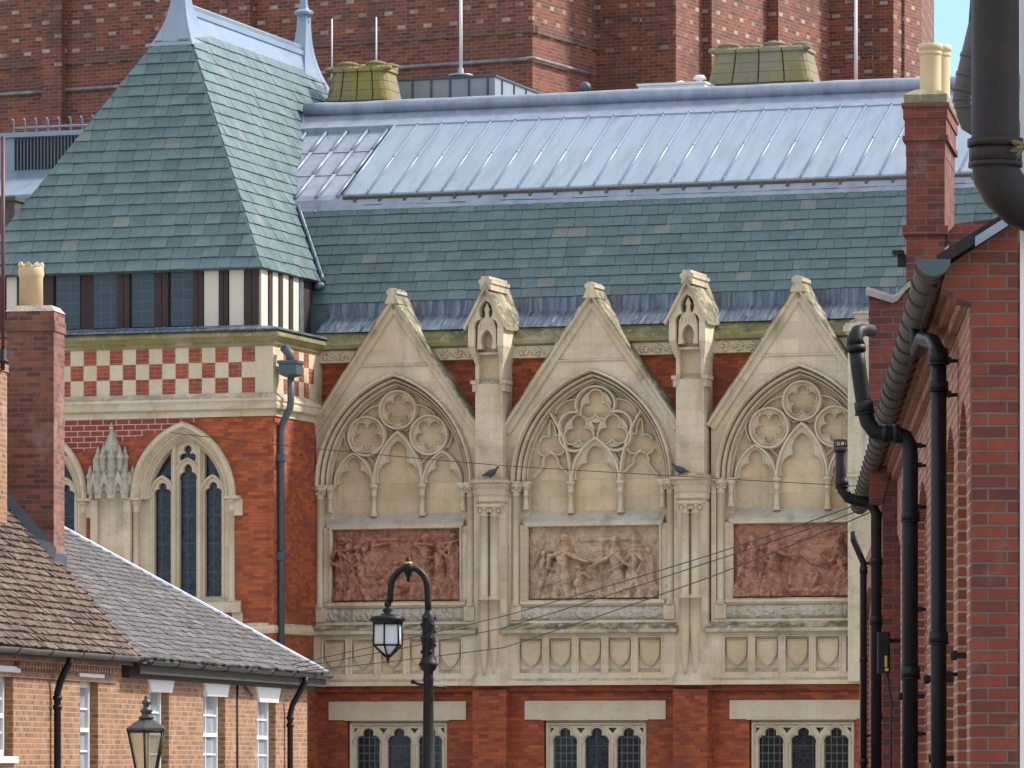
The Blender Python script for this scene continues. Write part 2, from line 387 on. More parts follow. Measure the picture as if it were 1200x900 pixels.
M['render'] = plain_mat('cream panel', (.62,.57,.46), .8, 0, .2, (.5,.46,.36), 3)
M['white'] = plain_mat('white paint', (.70,.70,.69), .5, 0, .12)
M['black'] = plain_mat('black cast iron', (.008,.008,.009), .5, 0, .4, (.018,.017,.017), 6, spec=.3, bmp=.002)
M['iron_brown'] = plain_mat('rusty black iron', (.012,.009,.008), .5, 0, .6, (.038,.022,.016), 5, spec=.3, bmp=.003)
M['gutter'] = plain_mat('grimy gutter', (.075,.066,.055), .7, 0, .8, (.03,.028,.025), 7, bmp=.004)
M['red_pole'] = plain_mat('maroon paint', (.12,.02,.02), .5)
M['cream_pot'] = plain_mat('buff clay pot', (.60,.45,.26), .8, 0, .4, (.42,.31,.17), 4)
M['terracotta'] = plain_mat('red terracotta', (.43,.205,.125), .8, 0, .95, (.15,.07,.052), 5, bmp=.01)
M['terracotta_pale'] = plain_mat('buff terracotta', (.53,.375,.25), .8, 0, .9, (.25,.155,.105), 5, bmp=.01)
M['dark_glass'] = plain_mat('dark glass', (.03,.05,.06), .12, 0, .4, (.06,.09,.10), 2)
M['leaded'] = leaded_mat('leaded glass', (.012,.018,.016), (.13,.14,.13), .125, .17, amount=0)
M['stained'] = leaded_mat('stained glass seen from outside', (.012,.015,.022), (.05,.06,.075), .6, .62, sc=7, ls=.012, amount=.5)
M['soffit'] = plain_mat('dark soffit', (.03,.026,.023), .8, 0, .4)
M['mortar'] = plain_mat('lime mortar', (.42,.37,.30), .9, 0, .7, (.15,.13,.10), 6, bmp=.02)
M['asphalt'] = plain_mat('asphalt', (.05,.05,.052), .9, 0, .4, (.08,.08,.08), 1)
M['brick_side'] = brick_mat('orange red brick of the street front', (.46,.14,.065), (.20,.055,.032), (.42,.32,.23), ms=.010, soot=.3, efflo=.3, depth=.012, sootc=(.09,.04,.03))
M['paving'] = plain_mat('stone paving', (.34,.31,.27), .9, 0, .4, (.15,.14,.12), 1)
M['lamp_glass'] = plain_mat('frosted lamp glass', (.62,.70,.74), .25, 0, .2)
M['amber_glass'] = plain_mat('amber lamp glass', (.50,.40,.20), .2, 0, .5, (.60,.55,.42), 3)
M['amber_glass'].node_tree.nodes['Principled BSDF'].inputs['Alpha'].default_value = .55
M['pigeon'] = plain_mat('pigeon feathers', (.028,.030,.038), .7, 0, .6, (.10,.11,.13), 20)
M['cable'] = plain_mat('black cable', (.02,.02,.02), .6)
M['yellow'] = plain_mat('yellow paint', (.6,.45,.05), .5)
M['curtain'] = plain_mat('window glass with pale curtain', (.30,.33,.38), .15, 0, .5, (.10,.12,.16), 3)
def slates(mb, O, h, v, nrm, length, gauge, width, left, right, th=.010, lap=1.12, jit=.12, drop=.004, rough=0):
    O, h, v, nrm = Vector(O), Vector(h).normalized(), Vector(v).normalized(), Vector(nrm).normalized()
    rows = int(math.ceil(length/gauge))
    for r in range(rows):
        v0 = r*gauge; v1 = min(v0+gauge*lap, length)
        a0, b0, a1, b1 = left(v0), right(v0), left(v1), right(v1)
        amin, bmax = min(a0, a1), max(b0, b1)
        u = amin - width*(.5 if r % 2 else 1)*random.uniform(.85, 1)
        while u < bmax:
            w = width*random.uniform(1-jit, 1+jit); ua, ub = u+.004, u+w-.004; u += w
            def cl(x, lo, hi): return max(lo, min(hi, x))
            B0, B1, T0, T1 = cl(ua,a0,b0), cl(ub,a0,b0), cl(ua,a1,b1), cl(ub,a1,b1)
            if B1-B0 < .01 and T1-T0 < .01: continue
            dv = random.uniform(-drop, drop)*2; k = random.uniform(.8, 1.25); l1 = th*2.3*k; l2 = th*.45
            tw = random.uniform(-rough, rough)
            P = lambda uu, vv, nn: O + h*uu + v*vv + nrm*nn
            vs = [P(B0,v0+dv,l1+tw), P(B1,v0+dv,l1-tw), P(T1,v1,l2), P(T0,v1,l2), P(B0,v0+dv,-.01), P(B1,v0+dv,-.01), P(T1,v1,-.01), P(T0,v1,-.01)]
            mb.add(vs, [(0,1,2,3),(4,5,1,0),(5,6,2,1),(7,4,0,3)], rnd=min(1, max(0, random.gauss(.45, .2))) if random.random() > .02 else 1.0)
# ---------------------------------------------------------------- ground and streets (structure)
def struct(name, mb, m):
    o = mb.build(name, m); o['kind'] = 'structure'; return o
g = MB(); g.add([(-900,-60,-.004),(900,-60,-.004),(900,1500,-.004),(-900,1500,-.004)], [(0,1,2,3)]); struct('ground', g, M['paving'])
g = MB()
P = [STREET.w(r, d) for r, d in ((-3.2,-20),(-.2,-20),(-.2,82),(-3.2,82))]
g.add([(x, y, .0) for x, y in P], [(0,1,2,3)]); struct('road', g, M['asphalt'])
for r0, r1 in ((-5.2,-3.2), (-.2,1.1)):
    g = MB(); P = [STREET.w(r, d) for r, d in ((r0,-20),(r1,-20),(r1,30 if r0>-1 else 45),(r0,30 if r0>-1 else 45))]
    g.prism([(x, y) for x, y in P], .0, .12, axis='z'); struct('pavement', g, M['paving'])

# ================================================================ the long gothic hall
F = HALL
BAY = [F.r_at(462, 0)+.0, F.r_at(694, 0), F.r_at(936.5, 0)]
PIT = (BAY[2]-BAY[0])/2
BUT = [BAY[0]+PIT/2, BAY[1]+PIT/2, BAY[2]+PIT/2]
ZS = 7.53                                                    # springing of the great arches
SR = F.r_at(320, -2.6)                                       # street corner of the square tower
hall = thing('gothic_hall', 'long red brick hall with three stone gabled blind arches and a slate and lead roof', 'building', F, (BAY[1]), 0, 0)
SE = 12.6                                                    # far end of the hall, behind the right-hand houses
wl = MB()
def rect(x0, x1, z0, z1): return [(x0,z0),(x1,z0),(x1,z1),(x0,z1)]
WIN = [(b+.03, 1.16) for b in BAY]
xs_ = [SR-.3]
for c, w in WIN: xs_ += [c-w, c+w]
xs_.append(SE)
for k in range(0, len(xs_), 2): wl.box(xs_[k], xs_[k+1], .12, 1.3, 0, 3.16)
for c, w in WIN:
    wl.box(c-w+.001, c+w-.001, .12, 1.3, 0, .9); wl.box(c-w+.001, c+w-.001, .121, 1.3, 2.40, 3.159)
wl.box(SR-.3, SE, .47, 1.3, 3.165, 10.25)
gw_ = lambda z: 1.93*(11.42-z)/(11.42-8.74)
for b in [BUT[0]-PIT]+BUT+[BUT[2]+PIT]:
    a0_, a1_ = max(b-.6, SR-.2), max(b-PIT/2+gw_(10.25)-.08, SR-.2)
    wl.prism([(a0_, 8.3), (b+.6, 8.3), (b+PIT/2-gw_(10.25)+.08, 10.25), (a1_, 10.25)], .34, .465)
wl.box(BUT[2]+PIT-.3, SE, .12, .46, 3.17, 8.28)
for b in BUT:
    wl.box(b-.40, b+.36, -.22, .115, 0, 3.06)
wl.box(BAY[0]-2.3, SE, -.06, .118, 3.03, 3.145)              # moulded brick course under the stone
wall = wl.build('wall', M['brick_hall'], hall)
# cornice: mossy weathering, then a carved frieze
c = MB()
GE = sorted([e for q in BAY for e in (q-.58, q+.58)])
ends = [SR-.1]+GE+[SE]
for k in range(0, len(ends), 2):
    def xe_(x, z, sg): return x if abs(x-(SR-.1)) < 1e-6 or x == SE else min(BAY, key=lambda q: abs(q-x))+sg*(gw_(z)+.03)
    c.loft([[(xe_(x, z, sg), y, z) for y, z in ((.40,10.17),(.22,10.22),(.22,10.47),(.10,10.50),(.08,10.58),(.32,10.86),(.60,10.86),(.60,10.2))] for x, sg in ((ends[k], 1), (ends[k+1], -1))])
cor = c.build('cornice', M['stone_mossy'], hall)
f = MB(); f.box(SR-.05, SE-.05, .195, .218, 10.20, 10.455)
fr = f.build('frieze', M['stone_pale'], cor)
lfs = {}
x = SR+.2; k = 0
while x < SE-1:
    if all(abs(x-b) > .5 for b in BUT) and all(abs(x-b) > 1.05 for b in BAY):
        lf = lfs.setdefault(sum(x > q for q in BAY+BUT), MB())
        for j in range(5):
            a = 2*math.pi*j/5+random.random(); q = .07
            lf.ball((x+q*math.cos(a), +.188, 10.33+q*math.sin(a)*.9), .045, .05, .045, 7, 5)
        lf.ball((x, .18, 10.33), .035, .06, .035, 7, 5)
        lf.bar(shift(arc3((-.16, -.06), (-.08, .03), (0, -.05), 5), x+.17, 10.32), .03, .2, .16)
    x += .30
for lf in lfs.values(): lf.build('foliage_carving', M['stone'], cor)
g_ = MB()
g_.loft([[(x, .24, 10.865), (x, .88, 11.22), (x, .95, 11.26), (x, .97, 11.58), (x, 1.2, 11.58), (x, 1.2, 10.87)] for x in (SR-.1, SE)])
x = SR+.3
while x < SE:                                                # welts of the lead lining
    g_.tube([(x, .25, 10.88), (x, .88, 11.235)], .012, 6); x += .62
lg = g_.build('lead_gutter', M['lead_dark'], hall)

def moulding(mb, prof, cz, z0, c):
    """sweep (radius, y) profile round a pointed arch about +-c, then down the jambs to z0"""
    n = 16
    for sgn in (-1, 1):
        rings = []
        rings.append([(sgn*(r-c), y, z0) for r, y in prof])
        for i in range(n+1):
            row = []
            for r, y in prof:
                e = math.acos(c/r); a = e*i/n
                row.append((sgn*(r*math.cos(a)-c), y, cz+r*math.sin(a)))
            rings.append(row)
        mb.loft(rings, closed=False, cap=False, smooth=False)
CA = .68
PROF = [(2.50,.02),(2.50,-.06),(2.46,-.14),(2.41,-.15),(2.375,-.10),(2.37,.07),(2.33,.09),(2.325,.0),(2.29,-.03),(2.25,-.01),(2.235,.05),(2.23,.16),(2.19,.18),(2.185,.09),(2.155,.07),(2.125,.10),(2.115,.21),(2.085,.25),(2.07,.20),(2.05,.21),(2.04,.26),(2.03,.36)]
PROF = [(2.50-(2.50-r)*.64, y) for r, y in PROF]
def sub(name, mb, m, parent): return mb.build(name, m, parent)
def off(mb, dx):
    mb.v = [(p[0]+dx, p[1], p[2]) for p in mb.v]; return mb
def column(bx, y, r, z0, z1, cap=True, capw=1.9):
    """slender shaft with base, ring and foliate capital"""
    m = MB()
    m.lathe(bx, y, [(r*1.45,z0),(r*1.45,z0+.04),(r*1.2,z0+.06),(r*1.22,z0+.085),(r,z0+.10),(r,z1-.25),(r*1.22,z1-.245),(r*1.22,z1-.22),(r*1.02,z1-.215),(r*1.1,z1-.15),(r*capw*.85,z1-.065),(r*capw,z1-.06),(r*capw,z1)], 10)
    if cap and r > .07:
        for j in range(10):
            a = 2*math.pi*j/10; rr = r*1.5
            m.ball((bx+rr*math.cos(a), y+rr*math.sin(a), z1-.09-.05*(j % 2)), r*.42, r*.42, r*.45, 6, 4)
    return m
def relief_height(kind, nx, nz, W, H):
    """carved crowd in low relief: draped standing, kneeling and reaching figures"""
    xs = np.linspace(0, W, nx)[None, :]; zs = np.linspace(0, H, nz)[:, None]
    rng = np.random.RandomState(11+kind); h = np.zeros((nz, nx))
    def vn(sc, seed):
        r = np.random.RandomState(seed); gx, gz = int(W*sc)+3, int(H*sc)+3; g = r.rand(gz, gx)
        fx, fz = xs*sc+0*zs, zs*sc+0*xs; ix, iz = fx.astype(int), fz.astype(int); tx, tz = fx-ix, fz-iz
        tx, tz = tx*tx*(3-2*tx), tz*tz*(3-2*tz)
        return (g[iz,ix]*(1-tx)+g[iz,ix+1]*tx)*(1-tz)+(g[iz+1,ix]*(1-tx)+g[iz+1,ix+1]*tx)*tz
    wob = .03*(vn(9, 5)-.5)
    def cap(x0, z0, r0, x1, z1, r1, amp, fold=0, ph=0):
        nonlocal h
        dx, dz = x1-x0, z1-z0; L2 = dx*dx+dz*dz+1e-9
        t = np.clip(((xs-x0)*dx+(zs-z0)*dz)/L2, 0, 1)
        r = (r0+(r1-r0)*t)*(1+wob*4); px, pz = x0+dx*t, z0+dz*t
        q = np.sqrt((xs-px)**2+(zs-pz)**2)/r
        k = np.sqrt(np.clip(1-q*q, 0, 1))*amp
        if fold:
            s = ((xs-x0)*(-dz)+(zs-z0)*dx)/math.sqrt(L2)
            k = k+np.where(q < .97, .020*np.sin(s/(.032+.012*t)+ph+9*wob*20*t)*fold*np.clip(1-q**4, 0, 1), 0)
        h = np.where(k > h, k, h*.55+np.maximum(h, k)*.45)
    def person(x, s=1.0, lean=0., arm=None, arm2=None, robe=1., amp=.12, kneel=False, flip=1):
        ft = .06; hip = ft+(.30 if kneel else .48)*s; sh = hip+.30*s; hx = x+lean
        if robe > .5:
            cap(x-flip*.10*s, ft, .14*s, x, hip, .11*s, amp, 1, rng.rand()*6); cap(x+flip*.09*s, ft, .12*s, x, hip, .10*s, amp*.95, 1, rng.rand()*6)
        else:
            cap(x-flip*.13*s, ft, .045*s, x-.05*s, hip*.55+ft, .06*s, amp); cap(x-.05*s, hip*.55+ft, .06*s, x, hip, .08*s, amp)
            cap(x+flip*.12*s, ft, .045*s, x+.07*s, hip*.5+ft, .06*s, amp); cap(x+.07*s, hip*.5+ft, .06*s, x, hip, .08*s, amp)
        cap(x, hip, .11*s, x+lean*.7, sh, .125*s, amp*1.1, .8, rng.rand()*6)
        cap(hx, sh+.05*s, .04*s, hx, sh+.15*s, .05*s, amp)
        cap(hx+flip*.01, sh+.185*s, .066*s, hx+flip*.012, sh+.215*s, .06*s, amp*1.2)
        cap(hx-flip*.02, sh+.235*s, .062*s, hx-flip*.03, sh+.21*s, .06*s, amp*1.05, 1)
        for A in (arm, arm2):
            if A:
                ex, ez, gx, gz = A
                cap(x+lean*.7, sh-.03, .055*s, x+ex*s, sh+ez*s, .045*s, amp*1.2, .5); cap(x+ex*s, sh+ez*s, .042*s, x+gx*s, sh+gz*s, .03*s, amp*1.25)
                cap(x+gx*s, sh+gz*s, .034*s, x+gx*s+.02, sh+gz*s+.01, .03*s, amp*1.3)
    if kind == 1:
        cap(1.62, .55, .06, 1.66, 1.25, .06, .03); cap(1.2, 1.28, .05, 2.2, 1.30, .05, .03)
        cap(.12, .7, .02, .38, 1.25, .02, .06); person(.35, .95, .02, (.1,.05,.16,.25), amp=.07)
        person(.78, 1.28, .06, (.24,-.12,.46,-.20), (-.2,-.1,-.22,-.3), amp=.13, flip=-1)
        cap(.42, .05, .14, .66, .75, .10, .08, 1); person(1.14, .78, .05, (.2,.06,.38,-.1), robe=1, kneel=True, amp=.11)
        cap(1.15, .08, .08, 1.9, .12, .06, .06, 1)
        person(1.62, .6, 0, None, kneel=True, amp=.04)
        person(2.02, 1.22, -.06, (-.22,-.14,-.45,-.26), (.15,-.2,-.1,-.34), amp=.13, flip=-1)
        person(2.40, 1.26, .02, (.2,-.18,.1,-.36), (-.16,-.2,.02,-.3), amp=.14)
        cap(2.62, .1, .10, 2.52, .95, .08, .08, 1); person(2.74, 1.0, -.04, (-.1,.12,-.2,.3), amp=.06)
        cap(2.76, .06, .14, 2.9, .22, .10, .08)
    elif kind == 0:
        for i in range(7):
            person(.15+rng.rand()*.95, .95+.42*rng.rand(), rng.uniform(-.1,.1), (rng.uniform(-.25,.25), rng.uniform(-.1,.2), rng.uniform(-.35,.35), rng.uniform(-.1,.3)), amp=.07+.07*rng.rand(), flip=rng.choice([-1,1]), kneel=rng.rand() < .35)
        for i in range(8):
            person(1.80+rng.rand()*1.05, .98+.38*rng.rand(), rng.uniform(-.1,.1), (rng.uniform(-.25,.25), rng.uniform(-.1,.2), rng.uniform(-.35,.35), rng.uniform(-.1,.3)), amp=.07+.07*rng.rand(), flip=rng.choice([-1,1]), kneel=rng.rand() < .2)
        cap(1.1, .12, .2, 1.75, .4, .16, .12, 1); cap(1.2, .4, .12, 1.5, .7, .08, .10, 1); person(1.45, .8, .05, (.2,.1,.3,.2), amp=.08)
        cap(1.0, 1.3, .08, 1.7, 1.35, .06, .03, 1); cap(.2, 1.35, .1, .8, 1.25, .06, .05, 1)
    else:
        person(.22, 1.05, 0, None, amp=.08); person(.42, 1.2, .02, (.1,-.15,-.05,-.3), amp=.11); person(.62, 1.0, 0, None, amp=.05)
        person(.88, 1.27, .04, (.24,-.12,.44,-.14), (-.12,-.2,.1,-.26), amp=.14)
        cap(1.34, .95, .13, 1.38, .86, .10, .13, 1); cap(1.25, .3, .06, 1.3, .75, .06, .05)
        cap(1.4, 1.0, .03, 1.7, .75, .03, .04); cap(1.7, .75, .03, 2.1, .62, .03, .05)
        cap(1.35, 1.22, .04, 2.1, 1.38, .04, .035); cap(1.9, 1.3, .05, 2.75, 1.45, .05, .04, 1)
        cap(1.3, .12, .08, 2.0, .12, .16, .07, 1); person(1.75, .55, .1, (.1,.1,.3,.1), kneel=True, amp=.06)
        person(2.42, 1.18, -.08, (-.2,-.2,-.36,-.05), (.1,-.2,-.1,-.3), amp=.14, flip=-1); person(2.75, 1.15, -.02, (-.12,.05,-.2,.2), amp=.10)
        cap(2.1, .1, .1, 2.6, .14, .1, .08, 1)
    h = h*1.75 + .020*vn(12, 3)+.018*vn(26, 4)+.010*vn(45, 6)
    h += .03*np.clip(1-zs/.12, 0, 1)*(vn(12, 8)+.4)
    rid = lambda sc, sd: 1-np.abs(2*vn(sc, sd)-1)
    mk = np.clip((h-.05)/.06, 0, 1)
    warp = rid(7, 21)*.5
    h += mk*(.035*(rid(10, 22)**2-.4)+.030*(rid(19, 23)**2-.4)+.016*rid(38, 24))
    h += (1-mk)*.022*(rid(8, 25)**3+.6*rid(17, 26)**3)
    ed = np.minimum(np.minimum(xs, W-xs)+0*zs, np.minimum(zs, H-zs)+0*xs)
    return h*np.clip(ed/.03, 0, 1)
LABREL = ['dark red relief panel of a crowded scene behind the swan neck lamp', 'buff relief panel of figures reaching out to each other', 'reddish relief panel with a stooping robed figure']
def bay_parts(i):
    bx = BAY[i]; A = lambda m: off(m, bx)
    # --- gable front with the great arch cut out, and the masonry down to the ledge
    hole = [(-1.82, 4.54), *shift(parch(2.50, CA, 16), 0, ZS), (1.82, 4.54)]
    hw = 1.93
    m = MB(); m.prism([(-hw,4.54-.2),(hw,4.54-.2),(hw,8.74),(.0,11.42),(-hw,8.74)], 0, .45, [hole])
    gb = sub('gable', A(m), M['stone'], hall)
    m = MB()
    for sg in (-1, 1):                                      # coping: weathered slab with a roll, running back to the gutter
        a, b = Vector((sg*(hw+.07), 8.66)), Vector((0, 11.54)); n = Vector((-(b-a).y, (b-a).x)).normalized()*(1 if sg < 0 else -1)
        rings = []
        for p, e in ((a, 0), (b, 0)):
            q = lambda f, y: (p.x+n.x*f, y, p.y+n.y*f)
            rings.append([q(-.19,.004), q(-.19,-.05), q(-.15,-.06), q(-.07,-.06), q(-.05,-.13), q(.0,-.15), q(.035,-.13), q(.05,.1), q(.05,.52), q(-.08,.52)])
        m.loft(rings)
    sub('coping', A(m), M['stone_coping'], gb)
    m = MB()                                                # saddle stone on the apex, running back
    m.loft([[(-.16,y,11.42),(-.10,y,11.56),(-.085,y,11.62),(-.12,y,11.64),(-.12,y,11.70),(-.04,y,11.76),(.04,y,11.76),(.12,y,11.70),(.12,y,11.64),(.085,y,11.62),(.10,y,11.56),(.16,y,11.42)] for y in (-.17, .50)])
    m.loft([[(-.34*k,y,11.5-.5*k),(0,y,11.62),(.34*k,y,11.5-.5*k)] for y, k in ((.45,1),(1.45,1))])
    sub('saddle_stone', A(m), M['stone_coping'], gb)
    m = MB()                                                # string and triangular panel in the gable head
    m.bar([(-.82,10.10),(.82,10.10)], .06, .02, -.045)
    m.bar([(-.74,10.19),(0,11.20),(.74,10.19)], .05, .01, -.025)
    sub('string_course', A(m), M['stone'], gb)
    m = MB(); moulding(m, PROF, ZS, ZS-.02, CA)
    sub('arch_moulding', A(m), M['stone'], gb)
    # --- jambs
    for sg in (-1, 1):
        m = MB()
        X = sorted((sg*1.83, sg*1.66)); m.box(X[0], X[1], .10, .45, 4.55, ZS-.03)
        X = sorted((sg*1.66, sg*1.49)); m.box(X[0], X[1], .22, .45, 4.55, ZS-.03)
        X = sorted((sg*1.62, sg*1.98)); m.box(X[0], X[1], -.09, .20, ZS-.055, ZS+.005)
        X = sorted((sg*1.42, sg*1.62)); m.box(X[0], X[1], .05, .24, ZS-.055, ZS+.005)
        X = sorted((sg*1.60, sg*1.84)); m.box(X[0], X[1], -.03, .2, 4.55, 4.86)
        sub('jamb', A(m), M['stone'], gb)
    for sg in (-1, 1):
        sub('column', A(column(sg*1.735, .03, .075, 4.86, ZS-.055)), M['stone_pale'], gb)
        sub('column', A(column(sg*1.535, .13, .052, 6.93, ZS-.055)), M['stone_pale'], gb)
    # --- tracery field
    m = MB(); m.box(-1.58, 1.58, .355, .45, 6.6, 9.75)
    tp = sub('tracery_panel', A(m), M['stone_infill'], hall)
    m = MB(); yf, yb = .19, .36; SP = ZS+.0
    mu = .555
    big = parch_wh(mu, 1.14, 12)
    def lancet(cx, w, h, plate=True):
        a = shift(parch_wh(w, h, 10), cx, SP); m.bar(a, .085, yb, yf)
        if plate:
            inn = shift(trefoil_head(w*.80, h*.86), cx, SP+.02)
            arch = shift(parch_wh(w*.97, h*.97, 10), cx, SP)
            m.prism(arch+list(reversed(inn)), yf+.065, yb-.004)
            m.bar(inn, .03, yf+.07, yf+.035)
    if i != 1:
        m.bar(shift(big, 0, SP), .095, yb, yf-.02)
        inn = shift(trefoil_head(mu*.82, .93), 0, SP+.03)
        m.prism(shift(parch_wh(mu*.97, 1.11, 12), 0, SP)+list(reversed(inn)), yf+.065, yb-.004); m.bar(inn, .03, yf+.07, yf+.035)
        for sg in (-1, 1): lancet(sg*1.02, .44, .70)
        for cx, cz, r in ((0, 1.62, .43), (-.72, 1.06, .44), (.72, 1.06, .44)):
            m.bar(circ(cx, SP+cz, r-.02, 32), .085, yb, yf-.015, True)
            k = r/.43; ph = math.pi/2 if cz > 1.3 else -math.pi/2
            fo = foil(cx, SP+cz, 5, .215*k, .128*k, ph, 9)
            m.prism(circ(cx, SP+cz, r-.05, 30), yf+.075, yb-.003, [fo]); m.bar(fo, .032, yf+.08, yf+.035, True)
        for sg in (-1, 1):                                  # ribs of the outer spandrels
            m.bar(shift(arc3((sg*.42, 1.72), (sg*.72, 1.62), (sg*.95, 1.32), 6), 0, SP), .05, yb, yf+.03)
            m.bar(shift(arc3((sg*1.12, .78), (sg*1.22, .95), (sg*1.24, 1.12), 5), 0, SP), .05, yb, yf+.03)
            m.bar(shift(arc3((sg*.50, .42), (sg*.66, .58), (sg*.72, .63), 5), 0, SP), .04, yb, yf+.05)
            m.bar(shift(arc3((sg*.12, 1.17), (sg*.24, 1.2), (sg*.32, 1.30), 5), 0, SP), .04, yb, yf+.05)
    else:
        m.bar(shift(parch_wh(.535, .92, 12), 0, SP), .095, yb, yf-.02)
        inn = shift(trefoil_head(.44, .74), 0, SP+.03)
        m.prism(shift(parch_wh(.52, .89, 12), 0, SP)+list(reversed(inn)), yf+.065, yb-.004); m.bar(inn, .03, yf+.07, yf+.035)
        for sg in (-1, 1):                                  # great forking ribs and the tall side lights
            m.bar(shift([(sg*.56, 0), *arc3((sg*.57, .25), (sg*.70, .85), (sg*1.02, 1.48), 9)], 0, SP), .09, yb, yf-.01)
            m.bar(shift(arc3((sg*.60, .15), (sg*.74, .28), (sg*.85, .36), 4)+arc3((sg*.85, .36), (sg*.88, .52), (sg*1.0, .62), 4)+arc3((sg*1.0, .62), (sg*1.16, .53), (sg*1.18, .36), 4)+arc3((sg*1.18, .36), (sg*1.26, .25), (sg*1.40, .10), 4), 0, SP), .06, yb, yf+.03)
            m.bar(shift(arc3((sg*.69, .70), (sg*.80, .58), (sg*.98, .64), 5)+arc3((sg*1.02, .64), (sg*1.16, .56), (sg*1.30, .66), 5), 0, SP), .055, yb, yf+.03)
            m.bar(shift(arc3((sg*.72, .85), (sg*.80, 1.0), (sg*.90, .98), 5)+arc3((sg*.90, .98), (sg*.92, 1.15), (sg*1.0, 1.32), 4), 0, SP), .05, yb, yf+.04)
            m.bar(shift(arc3((sg*1.26, .85), (sg*1.16, .98), (sg*1.06, .96), 5)+arc3((sg*1.06, .96), (sg*1.05, 1.15), (sg*1.02, 1.34), 4), 0, SP), .05, yb, yf+.04)
        T = [(0, 1.60, .38), (-.375, 1.06, .37), (.375, 1.06, .37)]
        prev = []
        for cx, cz, r in T:
            fo = foil(cx, SP+cz, 3, .185, .178, math.pi/2 if cz < 1.3 else math.pi/2, 12)
            m.prism(circ(cx, SP+cz, r-.03, 30), yf+.075+.0015*(cx+1), yb-.003-.001*cx, [fo])
            m.bar(fo, .045, yf+.08, yf+.02, True)
        m.bar(shift(arc3((-.30, 1.40), (-.44, 1.62), (-.40, 1.80), 6)+arc3((-.36, 1.86), (0, 2.03), (.36, 1.86), 8)+arc3((.40, 1.80), (.44, 1.62), (.30, 1.40), 6), 0, SP), .085, yb, yf-.015)
        for sg in (-1, 1):
            m.bar(shift(arc3((sg*.22, .75), (sg*.62, .68), (sg*.80, 1.02), 8)+arc3((sg*.80, 1.06), (sg*.72, 1.40), (sg*.30, 1.42), 8), 0, SP), .085, yb, yf-.015)
            m.bar(shift(arc3((sg*.46, 1.75), (sg*.66, 1.72), (sg*.92, 1.45), 6), 0, SP), .05, yb, yf+.03)
            m.bar(shift([(sg*.57, .30), (sg*.40, .62), (sg*.28, .70)], 0, SP), .04, yb, yf+.05)
    sub('tracery', A(m), M['stone_pale'], tp)
    for sg in (-1, 1): sub('column', A(column(sg*.558, .24, .058, 6.84, ZS, capw=1.7)), M['stone_pale'], tp)
    # --- weathered sill over the relief
    m = MB(); m.loft([[(x, .355, 6.90), (x, .05, 6.66), (x, .03, 6.60), (x, .10, 6.57), (x, .4, 6.57)] for x in (-1.56, 1.56)])
    sub('sill', A(m), M['stone_rough'], hall)
    # --- carved relief
    W, H = 3.0, 1.60; nx, nz = 250, 134; hh = relief_height(i, nx, nz, W, H)
    vs = []; fs = []
    for b in range(nz):
        for a in range(nx): vs.append((-W/2+W*a/(nx-1), .24-hh[b, a], 4.985+H*b/(nz-1)))
    for b in range(nz-1):
        for a in range(nx-1): q = b*nx+a; fs.append((q, q+1, q+nx+1, q+nx))
    m = MB(); m.add(vs, fs, True); m.box(-W/2, W/2, .245, .45, 4.985, 4.985+H)
    rp = m.build('relief_panel', M['terracotta_pale' if i == 1 else 'terracotta'], hall, LABREL[i]); rp.data.transform(Matrix.Translation((bx, 0, 0)))
    m = MB()
    for x0, x1, z0, z1 in ((-1.66,-1.50,4.86,6.60), (1.50,1.66,4.86,6.60)): m.box(x0, x1, .08, .45, z0, z1)
    m.bar([(-1.50,4.93),(-1.50,6.585),(1.50,6.585),(1.50,4.93)], .07, .12, .03)
    m.loft([[(x,.02,4.985),(x,-.02,4.95),(x,-.02,4.90),(x,.06,4.84),(x,.45,4.84),(x,.45,4.985)] for x in (-1.62,1.62)])
    sub('relief_frame', A(m), M['stone'], rp)
    m = MB(); nn = 60                                        # rough worn cornice under the relief
    rr = random.Random(i+3); prev = None; rings = []
    for k in range(nn+1):
        x = -1.60+3.2*k/nn; j = rr.uniform(-.03, .025); j2 = rr.uniform(-.03, .03)
        rings.append([(x,.3,4.84),(x,.06+j,4.83),(x,.0+j2,4.72),(x,.02+j,4.62),(x,.08+j2*.5,4.54),(x,.3,4.54)])
    m.loft(rings)
    for k in range(26):
        x = rr.uniform(-1.5, 1.5); m.ball((x, .03, rr.uniform(4.60, 4.78)), rr.uniform(.03,.08), .05, rr.uniform(.02,.05), 7, 5)
    sub('worn_moulding', A(m), M['stone_rough'], rp)
    # --- ledge and shields
    m = MB(); m.loft([[(x, .12, 4.545), (x, -.30, 4.34), (x, -.31, 4.27), (x, -.20, 4.24), (x, .1, 4.24)] for x in (-1.96, 1.96)])
    le = MB(); le.v, le.f, le.sm, le.rn = m.v, m.f, m.sm, m.rn; sub('ledge', A(le), M['stone_coping'], hall)
    m = MB()
    pit = .665; cs = [(k-2)*pit for k in range(5)]
    m.prism(rect(-1.96, 1.96, 3.15, 4.25), -.16, .12, [rect(c-.255, c+.255, 3.42, 4.16) for c in cs])
    m.box(-1.7, 1.7, -.07, .11, 3.4, 4.2)
    m.loft([[(x, -.155, 3.30), (x, -.25, 3.24), (x, -.26, 3.15), (x, .1, 3.15)] for x in (-1.97, 1.97)])
    for c_ in cs: m.loft([[(c_-.25, -.072, 3.50), (c_-.25, -.158, 3.425), (c_-.25, -.07, 3.42)], [(c_+.25, -.072, 3.50), (c_+.25, -.158, 3.425), (c_+.25, -.07, 3.42)]])
    for c_ in cs: m.bar([(c_-.275,3.40),(c_-.275,4.18),(c_+.275,4.18),(c_+.275,3.40)], .045, -.15, -.185)
    sp = sub('shield_panel', A(m), M['stone'], hall)
